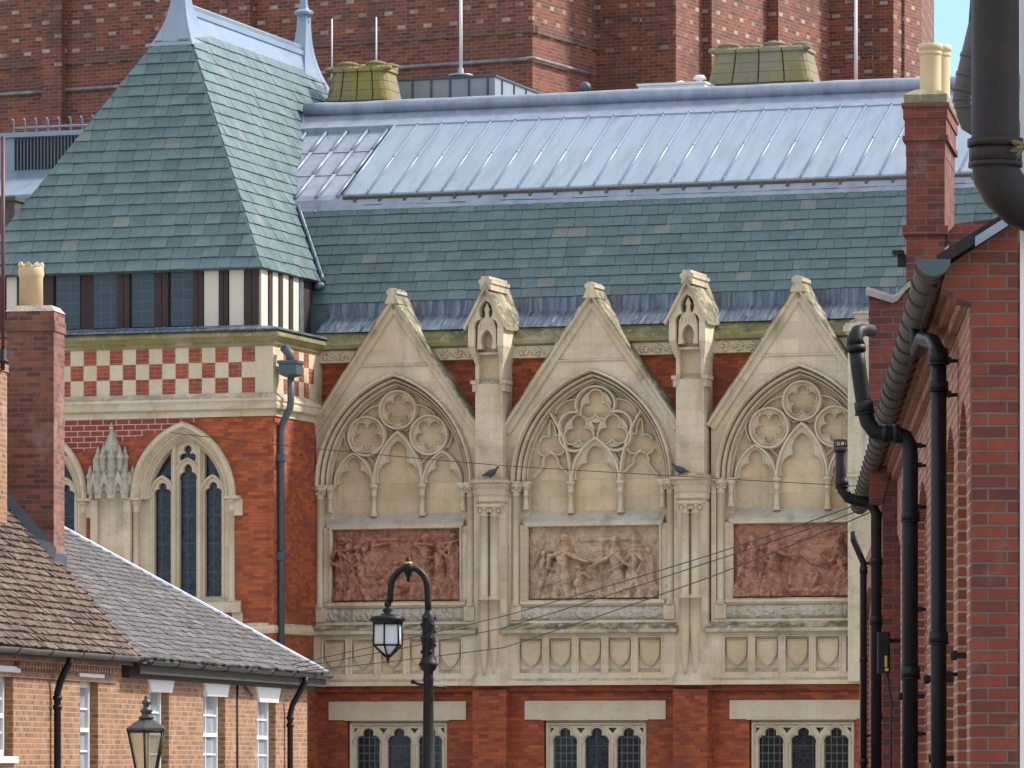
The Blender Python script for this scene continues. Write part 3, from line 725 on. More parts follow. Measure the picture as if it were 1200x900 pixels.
    for k, c_ in enumerate(cs):
        m = MB(); z1 = 4.09
        pr = [(-.205,z1),(.205,z1),(.205,z1-.20),*[(x, z) for x, z in arc3((.205,z1-.20),(.15,z1-.40),(0,z1-.545),6)][1:],*[(-x, z) for x, z in reversed(arc3((.205,z1-.20),(.15,z1-.40),(0,z1-.545),6)[:-1])]]
        m.prism(shift(pr, c_, 0), -.128, -.06); m.bar(shift(pr+[pr[0]], c_, 0), .03, -.125, -.15); 
        sub('shield', A(m), M['stone_ochre'], sp)
    # --- ground floor window
    c_, w = .03, 1.16
    m = MB(); m.box(c_-1.58, c_+1.58, .085, .3, 2.42, 2.82); m.box(c_-1.2, c_+1.2, .06, .3, 2.405, 2.445)
    sub('lintel', A(m), M['stone_pale'], hall)
    m = MB(); hs = []
    for k in (-1, 0, 1): hs.append(light_hole(c_+k*.715, .98, 1.90, .27, .34))
    for k in (-.5, .5): hs.append([(c_+k*.715-.10, 2.24), (c_+k*.715, 2.12), (c_+k*.715+.10, 2.24)])
    for sg in (-1, 1): hs.append([(c_+sg*.95, 2.24), (c_+sg*1.04, 2.12), (c_+sg*1.04, 2.24)])
    m.prism(rect(c_-w+.02, c_+w-.02, .9, 2.40), .22, .40, hs)
    for k in (-1, 0, 1): m.bar(shift(trefoil_head(.31, .40), c_+k*.715, 1.90), .05, .23, .185)
    m.bar([(c_-1.10,.95),(c_-1.10,2.33),(c_+1.10,2.33),(c_+1.10,.95)], .07, .23, .16)
    for k in (-.5, .5): m.bar([(c_+k*.715,.95),(c_+k*.715,2.0)], .07, .23, .17)
    wn_ = sub('window', A(m), M['stone_pale'], hall)
    for k in (-1, 0, 1):
        m = MB(); m.box(c_+k*.715-.354, c_+k*.715+.354, .32, .335, .92, 2.37); sub('pane', A(m), M['stained' if k == 0 else 'leaded'], wn_)
for i in range(3): bay_parts(i)
# ---------------------------------------------------------------- buttresses with gabled niches
def buttress():
    m = MB()
    def oct(w, y0, y1, z):          # half-octagon plan, front at y0
        ch = w*.42
        return [(-w, y1, z), (-w, y0+ch, z), (-w+ch, y0, z), (w-ch, y0, z), (w, y0+ch, z), (w, y1, z)]
    m.loft([oct(.40,-.30,.46,3.15), oct(.40,-.30,.46,4.2), oct(.33,-.24,.46,4.5), oct(.33,-.24,.46,ZS-.5)])      # pier
    m.loft([oct(.30,-.36,.46,7.0), oct(.30,-.36,.46,7.06), oct(.34,-.40,.46,7.10), oct(.34,-.40,.46,7.22), oct(.36,-.42,.46,7.24), oct(.36,-.44,.46,7.36), oct(.40,-.48,.46,7.42), oct(.40,-.48,.46,7.47), oct(.44,-.55,.46,7.50), oct(.44,-.55,.46,7.535), oct(.34,-.42,.46,7.62)])
    m.prism([(-.31,7.5),(.31,7.5),(.31,10.3),(-.31,10.3)], -.30, .46, [[(-.235,9.62),(.235,9.62),(.235,10.25),(-.235,10.25)]])
    m.loft([oct(.42,-.34,.46,3.14), oct(.52,-.40,.46,3.145), oct(.50,-.38,.46,3.22), oct(.40,-.29,.46,3.45)])
    b = m.build('buttress', M['stone'], hall)
    for x in (-.10, .12):
        q = column(x, -.33 if x < 0 else -.30, .095, 4.98, 7.03)
        q.lathe(x, -.33 if x < 0 else -.30, [(.01,3.36),(.05,3.50),(.095,3.95),(.12,4.40),(.125,4.98),(.13,4.98),(.13,5.02),(.11,5.04)], 10)
        q.build('column', M['stone_pale'], b)
    # gabled canopy over the niche
    nich = [(-.26,10.42), *arc3((-.26,10.78),(-.21,10.96),(-.11,11.00),5), *arc3((-.11,11.00),(-.15,11.20),(0,11.40),5)]
    nich += [(-x, z) for x, z in reversed(nich[1:-1])] + [(.26,10.42)]
    m = MB()
    outer = [(-.40,10.40),(-.26,10.40)]+nich[1:-1]+[(.26,10.40),(.40,10.40),(.40,10.95),(0,11.70),(-.40,10.95)]
    m.prism(outer, -.52, -.16)
    m.prism([(-.40,10.40),(.40,10.40),(.40,10.95),(0,11.70),(-.40,10.95)], -.155, .95)
    for sg in (-1, 1):
        m.loft([[(sg*.235,-.30,10.05),(sg*.312,-.302,10.05),(sg*.312,.46,10.05),(sg*.235,.46,10.05)], [(sg*.26,-.505,10.395),(sg*.40,-.515,10.395),(sg*.40,.46,10.395),(sg*.26,.46,10.395)]])
    for sg in (-1, 1):
        m.box(min(sg*.40, sg*.28), max(sg*.40, sg*.28), -.36, .1, 9.62, 9.70); m.box(min(sg*.37, sg*.29), max(sg*.37, sg*.29), -.33, .1, 9.46, 9.62)
    gl = m.build('canopy_gable', M['stone'], b)
    m = MB(); m.box(-.30, .30, -.14, .19, 9.55, 10.5); m.loft([[(-.234,-.299,9.60),(.234,-.299,9.60),(.234,-.14,9.60),(-.234,-.14,9.60)], [(-.234,-.15,9.75),(.234,-.15,9.75),(.234,-.14,9.75),(-.234,-.14,9.75)]])
    m.build('niche', M['stone_ochre'], b)
    m = MB()                        # little model of a shrine under the canopy
    arch = arc3((-.11,10.42),(-.13,10.60),(0,10.78),6); arch += [(-x, z) for x, z in reversed(arch[:-1])]
    m.prism([(-.22,10.36)]+[(-.12,10.36)]+arch+[(.12,10.36),(.22,10.36),(.20,10.86),(-.20,10.86)], -.45, -.2)
    m.prism([(-.19,10.86),(.19,10.86),(.15,10.98),(.05,11.04),(.035,11.16),(.06,11.2),(0,11.36),(-.06,11.2),(-.035,11.16),(-.05,11.04),(-.15,10.98)], -.44, -.2)
    for k in range(5): m.box(-.16+.08*k-.018, -.16+.08*k+.018, -.47, -.4, 10.80, 10.90)
    m.build('niche_carving', M['stone_pale'], gl)
    m = MB()                        # stone slab roof
    for sg in (-1, 1):
        for y0, y1, lift in ((-.58,-.02,0), (-.02,.52,.02), (.52,1.05,.035)):
            m.loft([[(0,y,11.74+lift),(sg*.50,y,10.82+lift),(sg*.47,y,10.76+lift),(0,y,11.62+lift)] for y in (y0, y1)])
    m.loft([[(-.12,y,11.62),(-.12,y,11.74),(-.15,y,11.76),(-.15,y,11.83),(-.09,y,11.86),(-.09,y,11.91),(.09,y,11.91),(.09,y,11.86),(.15,y,11.83),(.15,y,11.76),(.12,y,11.74),(.12,y,11.62)] for y in (-.56, .66)])
    m.build('canopy_roof', M['stone_coping'], gl)
    return b
b0 = buttress()
for k, bb in enumerate(BUT[:2]):
    o = b0 if k == 0 else copy_tree(b0, hall)
    o.location = (bb, 0, 0)
# the buttress was built about x=0 inside the hall's frame, whose zero is the middle bay

m = MB(); p0 = F.r_at(993.5, -.40); p1 = p0+.95; zp = F.z_at(381, p0, -.40)       # plain end pier with a moulded cap
m.box(p0, p1, -.40, .46, 3.2, zp-.2)
for e, z0_, z1_ in ((.03,zp-.197,zp-.14),(.08,zp-.138,zp-.02),(.05,zp-.018,zp+.04)): m.box(p0-e, p1+e, -.40-e, .46+e, z0_, z1_)
m.loft([[(p0-.05,-.45,zp+.042),(p1+.05,-.45,zp+.042),(p1+.05,.5,zp+.042),(p0-.05,.5,zp+.042)], [(p0+.1,-.3,zp+.13),(p1-.1,-.3,zp+.13),(p1-.1,.4,zp+.13),(p0+.1,.4,zp+.13)]])
m.box(p0+.12, p1-.12, -.28, .38, zp+.12, zp+.24); m.box(p0+.08, p1-.08, -.32, .42, zp+.243, zp+.29)
m.box(p0-.06, p1+.06, -.46, .46, ZS-.05, ZS+.01)
m.build('end_pier', M['stone_coping'], hall)
# ---------------------------------------------------------------- hall roof: steep slates below, lead above
TE = -2.38                                                   # street eave of the tower roof
RZ = 12.10                                                   # tower eave height
sRt = F.r_at(305, TE); sLt = F.r_at(-38, TE); sC = (sLt+sRt)/2
tF = F.d_at(212, sC); tB = F.d_at(356, sC)
ZR = F.z_at(14, sC, tF+.4)
print('tower roof', sRt, sLt, sC, tF, tB, ZR)
def hall_left(z): return sRt-(z-RZ)*(sRt-sC)/(ZR-RZ)-.35
E0, Z0 = .98, 11.56; E1, Z1 = 2.33, 13.90
E2, Z2 = 2.43, 14.02; E3, Z3 = 5.85, 15.98
L1 = math.hypot(E1-E0, Z1-Z0); vs1 = ((E1-E0)/L1, (Z1-Z0)/L1)
m = MB()
m.add([(sC, E0, Z0), (SE, E0, Z0), (SE, E1, Z1), (SE, E2, Z2), (SE, E3, Z3), (SE, 6.4, 16.5), (SE, 12, 13), (SE, 12, 10.9), (SE, E0, 10.9),
       (sC, E0, Z0), (sC, E1, Z1), (sC, E2, Z2), (sC, E3, Z3), (sC, 6.4, 16.5), (sC, 12, 13), (sC, 12, 10.9), (sC, E0, 10.9)],
      [(9,1,2,10),(10,2,3,11),(11,3,4,12),(12,4,5,13),(13,5,6,14),(14,6,7,15),(15,7,8,16),(16,8,1,9),(1,2,3,4,5,6,7,8),(9,10,11,12,13,14,15,16)])
roof = m.build('roof', M['slate'], hall)
s = MB()
slates(s, (0, E0-.01, Z0), (1,0,0), (0, vs1[0], vs1[1]), (0, -vs1[1], vs1[0]), L1-.02, .262, .40, lambda v: hall_left(Z0+v*vs1[1]), lambda v: SE, th=.012)
s.build('slating', M['slate'], roof)
# lead apron over the top courses, with clips
m = MB()
m.loft([[(x, E1-.10, Z1-.17), (x, E1-.125, Z1-.155), (x, E1+.02, Z1+.10), (x, E2+.05, Z2+.10), (x, E2+.2, Z2-.2)] for x in (sC, SE)])
x = -6.2
while x < SE: m.ball((x, E1-.13, Z1-.165), .035, .03, .03, 6, 4); x += .42
m.build('lead_apron', M['lead'], roof)
L2 = math.hypot(E3-E2, Z3-Z2); vy, vz = (E3-E2)/L2, (Z3-Z2)/L2
P2 = lambda x, v, n: (x, E2+vy*v-vz*n, Z2+vz*v+vy*n)
m = MB()                                                     # older lead at the tower end, in three stepped bays
sPan = F.r_at(403, E2)+.0
xs = sPan-.12
for k in range(7):
    for a in range(3):
        v0, v1 = L2*a/3, L2*(a+1)/3+.015
        sx0, sx1 = xs-.50*(k+1)+.0, xs-.50*k
        m.loft([[P2(sx0, v0, .030), P2(sx1, v0, .030), P2(sx1, v0, -.02), P2(sx0, v0, -.02)], [P2(sx0, v1, .012), P2(sx1, v1, .012), P2(sx1, v1, -.02), P2(sx0, v1, -.02)]])
    for a in range(3):
        v0, v1 = L2*a/3, L2*(a+1)/3
        m.tube([P2(xs-.50*k-.02, v0-.02, .075), P2(xs-.50*k-.02, v1, .045)], .036, 7)
ol = m.build('lead_sheets', M['lead'], roof)
m = MB(); nP = 15; wP = (SE-sPan)/nP                        # raised newer panel, batten rolls at every joint
wP = .585; nP = int((SE-sPan)/wP)
m.loft([[P2(x, -.06, .0), P2(x, -.06, .10), P2(x, -.03, .125), P2(x, L2-.02, .11), P2(x, L2-.02, -.02)] for x in (sPan, SE)])
for k in range(1, nP+1):
    x = sPan+wP*k
    m.tube([P2(x, -.05, .13), P2(x, L2, .125)], .024, 6)
    for v in (L2*.02, L2*.5, L2*.98): m.ball(P2(x, v, .15), .03, .03, .03, 6, 4)
m.tube([P2(sPan+.02, -.05, .12), P2(sPan+.02, L2, .12)], .03, 6)
m.build('lead_panel', M['lead_bright'], roof)
m = MB(); m.loft([[P2(x, -.09, -.06), P2(x, -.09, .07), P2(x, -.05, .08), P2(x, -.05, -.06)] for x in (sPan+.02, SE)])
for k in range(nP*1): m.box(sPan+.3+k*wP-.03, sPan+.3+k*wP+.03, E2-.13, E2-.02, Z2-.10, Z2+.02)
m.build('fascia', plain_mat('bare timber edge', (.12,.085,.06), .8, 0, .6), roof)
m = MB(); m.loft([[(x, E3-.14, Z3-.10), (x, E3-.145, Z3+.075), (x, E3+.10, Z3+.20), (x, 6.32, 16.42), (x, 6.6, 16.42), (x, 6.6, Z3-.1)] for x in (sC+.5, SE)])
m.build('lead_flashing', M['lead'], roof)
m = MB(); pr = [(.20*math.cos(2*math.pi*k/14), .17*math.sin(2*math.pi*k/14)) for k in range(14)]
rr = random.Random(2); rings = []
xe = F.r_at(356, 6.3)
for k in range(41):
    x = xe+(SE+.6-xe)*k/40; j = rr.uniform(-.012, .012)
    rings.append([(x, 6.42+a, 16.55+b+j) for a, b in pr])
m.loft(rings, smooth=True)
m.build('ridge_roll', M['lead'], roof)
# hipped slate roof that closes the far end
m = MB(); s0 = F.r_at(1121, 1.5)
# ---------------------------------------------------------------- chimneys behind the ridge
def stack(px0, px1, pybot, pytop, t, pots, taper, cells, depth, label):
    a, b = F.r_at(px0, t), F.r_at(px1, t); zb, zt = F.z_at(pybot, a, t), F.z_at(pytop, a, t)
    m = MB(); tp = (b-a)*taper; dp = depth
    m.box(a+.03, b-.03, t+.03, t+dp, 10.9, zb)
    cw_ = (b-a)/cells; rnd_ = random.Random(cells)
    for i in range(cells):
        x0, x1 = a+cw_*i, a+cw_*(i+1)
        def ring_(k, ex):
            sc = 1-2*taper*k; mx = (a+b)/2; my = t+dp/2
            X0, X1 = mx+(x0-mx)*sc+.012, mx+(x1-mx)*sc-.012; Y0, Y1 = my-(dp/2)*sc-ex, my+(dp/2)*sc+ex
            if i == 0: X0 -= ex
            if i == cells-1: X1 += ex
            cl, cr = (.16 if i == 0 else .02), (.16 if i == cells-1 else .02); z = zb+(zt-zb)*k
            return [(X0,Y0+cl,z),(X0+cl*.4,Y0+cl*.35,z),(X0+cl,Y0,z),(X1-cr,Y0,z),(X1-cr*.4,Y0+cr*.35,z),(X1,Y0+cr,z),(X1,Y1-cr,z),(X1-cr,Y1,z),(X0+cl,Y1,z),(X0,Y1-cl,z)]
        m.loft([ring_(*q) for q in ((0,.03),(.10,.03),(.11,0),(.30,.0),(.305,-.012),(.315,0),(.57,0),(.575,-.012),(.585,0),(.86,0),(.88,.045),(.97,.05),(1.02,.0))])
        for q in range(3): m.ball((x0+cw_*(.2+.3*q), t+dp*taper+.05, zt-.03), .11, .09, .07, 7, 5)
    m.box(a+taper*(b-a)+.1, b-taper*(b-a)-.1, t+dp*.2, t+dp*.8, zb, zt-.05)
    st = m.build('chimney_stack', M['stone_lichen'], hall, label)
    for x, y in pots:
        q = MB(); px_, py_ = a+(b-a)*x, t+dp*y
        q.lathe(px_, py_, [(.24,zt-.05),(.23,zt+.05),(.22,zt+.07),(.25,zt+.08),(.25,zt+.12),(.16,zt+.15),(.05,zt+.17)], 12)
        q.build('chimney_pot', M['stone_lichen'], st)
    return st
stack(379, 456, 119, 80, 8.2, [(.30,.3),(.72,.3),(.4,.8),(.8,.8)], .09, 4, 1.1, 'squat lichen grown chimney stack next to the tower roof')
stack(827, 950, 99, 58, 8.0, [(.18,.3),(.38,.6),(.62,.3),(.85,.6)], .07, 4, 1.1, 'wide yellow lichen chimney stack of four flues')
# narrow white vent and flat roof lantern just behind the ridge
m = MB(); a, b = F.r_at(748, 7.2), F.r_at(826, 7.2); z = F.z_at(101, a, 7.2)
m.box(a, b, 7.2, 8.0, 15.5, z); m.box(a-.03, b+.02, 7.17, 8.03, z, z+.05)
m.lathe((a+b)/2+.55, 7.6, [(.08,z),(.08,z+.14),(.16,z+.15),(.10,z+.24),(.01,z+.25)], 10)
m.lathe((a+b)/2+.1, 7.6, [(.2,z),(.2,z+.07),(.02,z+.14)], 10)
m.build('roof_vent', M['white'], hall)
m = MB(); a = F.r_at(686, 6.9); z = F.z_at(110, a, 6.9)
m.lathe(a, 6.9, [(.05,z-.3),(.05,z+.05),(.12,z+.08),(.13,z+.2),(.05,z+.27),(.01,z+.28)], 10)
m.build('roof_cowl', M['paint_grey'], hall)

# ================================================================ the square tower at the street corner
SL = 2*sC-SR                                                 # mirrored about the ridge
TF, TK = -2.6, 9.2
tow = thing('corner_tower', 'square brick corner tower with chequered frieze, traceried windows and a steep hipped slate roof', 'tower', F, sC, TF, 0)
ZC = F.z_at(385, SR, TF); WC = [F.r_at(43, TF), F.r_at(215, TF)]
mid = sum(WC)/2; print('tower', SL, SR, ZC, WC, mid)
zS, aO = 7.17, 1.18
CT = .49
win_hole = lambda c: [(c-1.19, 4.75), *shift(parch(1.68, CT, 14), c, zS), (c+1.19, 4.75)]
m = MB(); m.prism(rect(SL, SR, 0, 8.9), TF, TF+.55, [win_hole(c) for c in WC])
for x0, x1 in ((SR-.5, SR), (SL, SL+.5)): m.box(x0, x1, TF+.553, TK, 0, 8.9)
m.box(SL+.5, SR-.5, TK-.5, TK, 0, 8.9)
m.box(SR-.09, SR+.03, TF-.03, TF+.3, 0, 8.75)
tw = m.build('wall', M['brick_hall'], tow)
m = MB(); x1 = F.r_at(300, TF)
m.prism([(mid-1.3, 8.06), (F.r_at(232, TF), 8.8), (F.r_at(232, TF), 8.895), (SL+.1, 8.895), (SL+.1, 8.06)], TF-.004, TF+.1)
m.build('repointed_brickwork', M['brick_hall_pale'], tw)
def ring(mb, prof, x0, x1, y0, y1):
    """profile (out, z) carried round the front and both sides"""
    mb.loft([[p for p in ((x0-o, y1, z),)] + [(x0-o, y0-o, z), (x1+o, y0-o, z), (x1+o, y1, z)] for o, z in prof], closed=False, cap=False)
zA, zB = 8.88, 9.36                                          # string
m = MB(); ring(m, [(-.1,zA),(.03,zA),(.03,zA+.12),(.14,zA+.16),(.16,zA+.23),(.13,zA+.29),(.16,zA+.33),(.16,zA+.38),(.02,zB+.02),(-.1,zB+.02)], SL, SR, TF, TK)
m.build('string_course', M['stone'], tow)
m = MB(); zT = ZC-.36; m.box(SL, SR, TF, TK, zB-.4, ZC-.02)
fz = m.build('chequered_frieze', M['stone_pale'], tow)
m = MB(); cw = .305; rh = (zT-zB-.03)/3
xr = F.r_at(299, TF); n = int((xr-SL)/cw)
for k in range(n):
    for q in range(3):
        if (k+q) % 2 == 0: m.box(xr-cw*(k+1)+.004, xr-cw*k-.004, TF-.006, TF+.1, zB+.03+rh*q, zB+.03+rh*(q+1)-.008)
CHQ = brick_mat('chequer brick', (.36,.075,.028), (.24,.048,.024), (.36,.24,.17), ms=.006, bw=.30, bh=.09, soot=.3)
m.build('brick_chequers', CHQ, fz); m = MB()
for k in range(6):
    for q in range(3):
        if (k+q) % 2 == 0: m.box(SR-.1, SR+.006, TF+.62+cw*k, TF+.62+cw*(k+1)-.008, zB+.03+rh*q, zB+.03+rh*(q+1)-.008)
m.build('brick_chequers', CHQ, fz)
m = MB(); ring(m, [(-.1,zT),(.02,zT),(.06,zT+.05),(.05,zT+.10),(.14,zT+.18),(.18,zT+.20),(.18,zT+.26),(.10,zT+.34),(-.5,zT+.38)], SL, SR, TF, TK)
m.build('cornice', M['stone_mossy'], tow)
m = MB(); ring(m, [(.06,ZC-.02),(.20,ZC-.03),(.20,ZC+.005),(.05,ZC+.05),(-.5,ZC+.12)], SL, SR, TF, TK)
m.build('lead_capping', M['lead_dark'], tow)
# timber storey
M['quarry'] = leaded_mat('dusty pale quarry glass', (.045,.062,.068), (.075,.095,.10), .24, .22, dark=(.035,.05,.055), amount=0)
tt = TF+.38; sq = sRt-.06; zt0, zt1 = ZC+.03, RZ+.06; sql = 2*sC-sq
m = MB(); m.box(sql+.06, sq-.06, tt+.06, TK-.3, zt0-.1, zt1)
ts = m.build('timber_storey', M['timber'], tow)
posts = []; glass = []; white = []
X = lambda px: F.r_at(px, tt)
glass = [(65,93),(109,137),(153.5,181),(199,226)]
white = [(239.5,256.5),(269,286),(8,20)]
edges = sorted(glass+white)
for k, (a, b) in enumerate(edges):
    if (a, b) in glass:
        q = MB(); q.box(X(a), X(b), tt+.03, tt+.05, zt0+.12, zt1-.05); q.build('pane', M['quarry'], ts)
    else:
        q = MB(); q.box(X(a), X(b), tt-.015, tt+.08, zt0, zt1); q.build('panel', M['render'], ts)
gaps = [(-60,7.5),(20.5,64)] + [(edges[i][1]+.5, edges[i+1][0]-.5) for i in range(2, len(edges)-1)]+[(286.5,304)]
for a, b in gaps:
    q = MB(); w_ = X(b)-X(a); q.box(X(a)+.01, X(a)+w_*.5, tt-.05, tt+.1, zt0, zt1); q.box(X(a)+w_*.5+.012, X(b)-.01, tt-.045, tt+.1, zt0, zt1); q.build('post', M['timber'], ts)
m = MB(); m.box(X(-60), X(304), tt-.07, tt+.09, zt0-.02, zt0+.09); m.box(X(-60), X(304), tt-.06, tt+.09, zt1-.12, zt1); 
m.build('rail', M['lead_dark'], ts)
for k in range(4):
    y0 = tt+.0+.62*k
    q = MB(); q.box(sq-.05, sq+.015, y0+.02, y0+.40, zt0, zt1); q.build('panel', M['render'], ts)
    q = MB(); q.box(sq-.05, sq+.04, y0+.41, y0+.63, zt0, zt1); q.build('lead_soaker' if k == 3 else 'post', M['lead_dark'] if k == 3 else M['timber'], ts)
# roof: hipped, ridge running back from the street
m = MB(); tE, tK = TE, TE+2*((tF+tB)/2-TE)
m.add([(sLt,tE,RZ),(sRt,tE,RZ),(sRt,tK,RZ),(sLt,tK,RZ),(sC,tF,ZR-.02),(sC,tB,ZR-.02),(sLt,tE,RZ-.05),(sRt,tE,RZ-.05),(sRt,tK,RZ-.05),(sLt,tK,RZ-.05)],
      [(0,1,4),(1,2,5,4),(2,3,5),(3,0,4,5),(0,1,7,6),(1,2,8,7),(2,3,9,8),(3,0,6,9),(6,7,8,9)])
tr = m.build('roof', M['slate'], tow)
hw = (sRt-sLt)/2; HZ = ZR-RZ
LF = math.hypot(tF-tE, HZ); sh = MB()
slates(sh, (sC, tE-.03, RZ-.04), (1,0,0), (0,(tF-tE)/LF,HZ/LF), (0,-HZ/LF,(tF-tE)/LF), LF*.90, .305, .36, lambda v: -(hw+.02)*(1-v/LF), lambda v: (hw+.02)*(1-v/LF), th=.014)
LS = math.hypot(hw, HZ)
slates(sh, (sRt+.03, 0, RZ-.04), (0,1,0), (-hw/LS,0,HZ/LS), (HZ/LS,0,hw/LS), LS*.93, .30, .33, lambda v: tE+(tF-tE)*v/LS, lambda v: tK+(tB-tK)*v/LS, th=.014)
slates(sh, (sLt-.03, 0, RZ-.04), (0,1,0), (hw/LS,0,HZ/LS), (-HZ/LS,0,hw/LS), LS*.93, .30, .33, lambda v: tE+(tF-tE)*v/LS, lambda v: tK+(tB-tK)*v/LS, th=.014)
sh.build('slating', M['slate'], tr)
m = MB()
def P(s_, t_, z_): return (s_, t_, z_)
m.loft([[(sC-.30,y,ZR-.55),(sC-.12,y,ZR-.10),(sC-.15,y,ZR-.08),(sC-.15,y,ZR+.02),(sC-.07,y,ZR+.06),(sC-.09,y,ZR+.14),(sC,y,ZR+.20),(sC+.09,y,ZR+.14),(sC+.07,y,ZR+.06),(sC+.15,y,ZR+.02),(sC+.15,y,ZR-.08),(sC+.12,y,ZR-.10),(sC+.30,y,ZR-.55)] for y in (tF, tB)])
m.build('ridge_roll', M['lead_bright'], tr)
def finial(t0, sgn, z0, knob):
    m = MB(); rings = []
    z1 = ZR+.95
    for k in range(13):
        q = k/12; z = z0+(z1-z0)*q
        kk = (ZR-z0)/HZ; base = hw*kk+.04; w = .13+(base-.13)*(1-q)**2.6
        fr = (tF-tE)*kk+.03; f = .13+(fr-.13)*(1-q)**2.6
        rings.append([(sC-w, t0-sgn*f, z), (sC+w, t0-sgn*f, z), (sC+w*.9, t0+sgn*(.13+.9*(1-q)**2), z), (sC-w*.9, t0+sgn*(.13+.9*(1-q)**2), z)])
    m.loft(rings)
    zk = knob
    m.lathe(sC, t0, [(.13,z1-.1),(.12,z1+.2),(.11,zk-.25),(.15,zk-.22),(.16,zk-.15),(.12,zk-.12),(.24,zk-.02),(.25,zk+.03),(.13,zk+.10),(.10,zk+.2),(.08,zk+1.2),(.02,zk+2.3)], 8, False)
    m.build('finial', M['lead_bright'], tr)
finial(tF, 1, F.z_at(57, sC, tF), ZR+1.9)
finial(tB, -1, F.z_at(100, sC, tB)-.1, F.z_at(16, sC, tB))
m = MB()                                                     # lead valley where the hall roof dies into the tower
def vp(z): 
    yy = E0+(z-Z0)*(E1-E0)/(Z1-Z0); return (sRt+.05-(z-RZ)*hw/HZ, yy, z)
pts = [vp(RZ-.05+.15*k) for k in range(13)]
m.tube([(x+.03, y-.09, z+.02) for x, y, z in pts], .05, 6)
m.ball((sRt+.02, vp(RZ)[1]-.18, RZ-.12), .14, .12, .10)
m.build('lead_valley', M['lead_dark'], tr)
# tower windows
TPROF = [(r_, y) for r_, y in ((1.70,-.005),(1.70,-.09),(1.66,-.13),(1.60,-.12),(1.565,-.05),(1.55,.0),(1.52,.02),(1.48,-.01),(1.445,.02),(1.43,.09),(1.40,.12),(1.37,.09),(1.345,.13),(1.33,.34))]
def tower_window(c, label):
    m = MB(); y0 = TF+.24; a = .90
    gh = lambda x: math.sqrt(max(0, 1.385**2-(abs(x)+CT)**2))     # arch height above springing
    outer = [(-.90,4.85)]+parch(1.39, CT, 14)+[(.90,4.85)]
    holes = [light_hole(0, 5.0-zS, 7.55-zS, .20, .36)]
    for sg in (-1, 1):
        holes.append(light_hole(sg*.585, 5.0-zS, 7.24-zS, .195, .27))
        top = [(sg*(.385+.40*k/8), gh(.385+.40*k/8)-.07) for k in range(9)]
        bot = [(sg*.80, .19), (sg*.74, .36), (sg*.585, .50), (sg*.44, .40), (sg*.385, .33)]
        top = [p for p in top if p[1] > .25]
        holes.append(top+bot)
    fo = foil(0, 8.10-zS, 3, .115, .095, math.pi/2, 7); holes.append(fo)
    outer = [(x, z-zS if z > 4 else z) for x, z in outer]; outer[0] = (-.90, 4.85-zS); outer[-1] = (.90, 4.85-zS)
    m.prism(shift(outer, c, zS), y0, y0+.2, [shift(h, c, zS) for h in holes])
    m.v = [(p[0], p[1], p[2]) for p in m.v]
    for sg in (-1, 1):
        m.bar([(c+sg*.295, 4.9), (c+sg*.295, zS+gh(.295))], .10, y0+.01, y0-.09)
        m.bar(shift(arc3((-.27,0),(-.22,.27),(0,.46),6)+arc3((0,.46),(.22,.27),(.27,0),6), c+sg*.585, 7.18), .07, y0+.01, y0-.06)
        m.bar([(c+sg*.85, 4.9), (c+sg*.85, zS)], .08, y0+.01, y0-.05)
    m.bar(shift(arc3((-.26,0),(-.24,.26),(0,.46),6)+arc3((0,.46),(.24,.26),(.26,0),6), c, 7.55), .06, y0+.01, y0-.05)
    w_ = m.build('window', M['stone_pale'], tow, label)
    p = MB(); p.prism(shift([(-.88,-2.3)]+parch(1.37, CT, 14)+[(.88,-2.3)], c, zS), y0+.12, y0+.13); p.build('pane', M['stained'], w_)
    q = MB(); moulding(q, [(r_, TF+y) for r_, y in TPROF], zS, zS-.02, CT); q.v = [(x+c, y, z) for x, y, z in q.v]; q.build('arch_moulding', M['stone'], w_)
    q = MB()
    for sg in (-1, 1):
        X0, X1 = sorted((c+sg*1.215, c+sg*1.04)); q.box(X0, X1, TF+.10, TF+.5, 4.9, zS-.02)
        X0, X1 = sorted((c+sg*1.04, c+sg*.88)); q.box(X0, X1, TF+.19, TF+.5, 4.9, zS-.02)
        X0, X1 = sorted((c+sg*1.32, c+sg*.99)); q.box(X0, X1, TF-.12, TF+.3, zS-.045, zS+.02)
    X0, X1 = c-1.33, c+1.33; q.loft([[(x, TF+.3, 5.06), (x, TF-.09, 4.92), (x, TF-.09, 4.70), (x, TF+.3, 4.70)] for x in (X0, X1)])
    q.box(c+1.12, c+1.36, TF-.012, TF+.1, zS-.40, zS-.045); q.box(c+1.12, c+1.36, TF-.012, TF+.1, 4.4, 4.7)
    q.build('jamb', M['stone'], w_)
    for sg in (-1, 1):
        k = column(c+sg*1.11, TF+.03, .07, 4.92, zS-.045, False, 1.7); k.build('column', M['stone_pale'], w_)
tower_window(WC[0], 'traceried window half hidden behind the house chimney'); tower_window(WC[1], None)
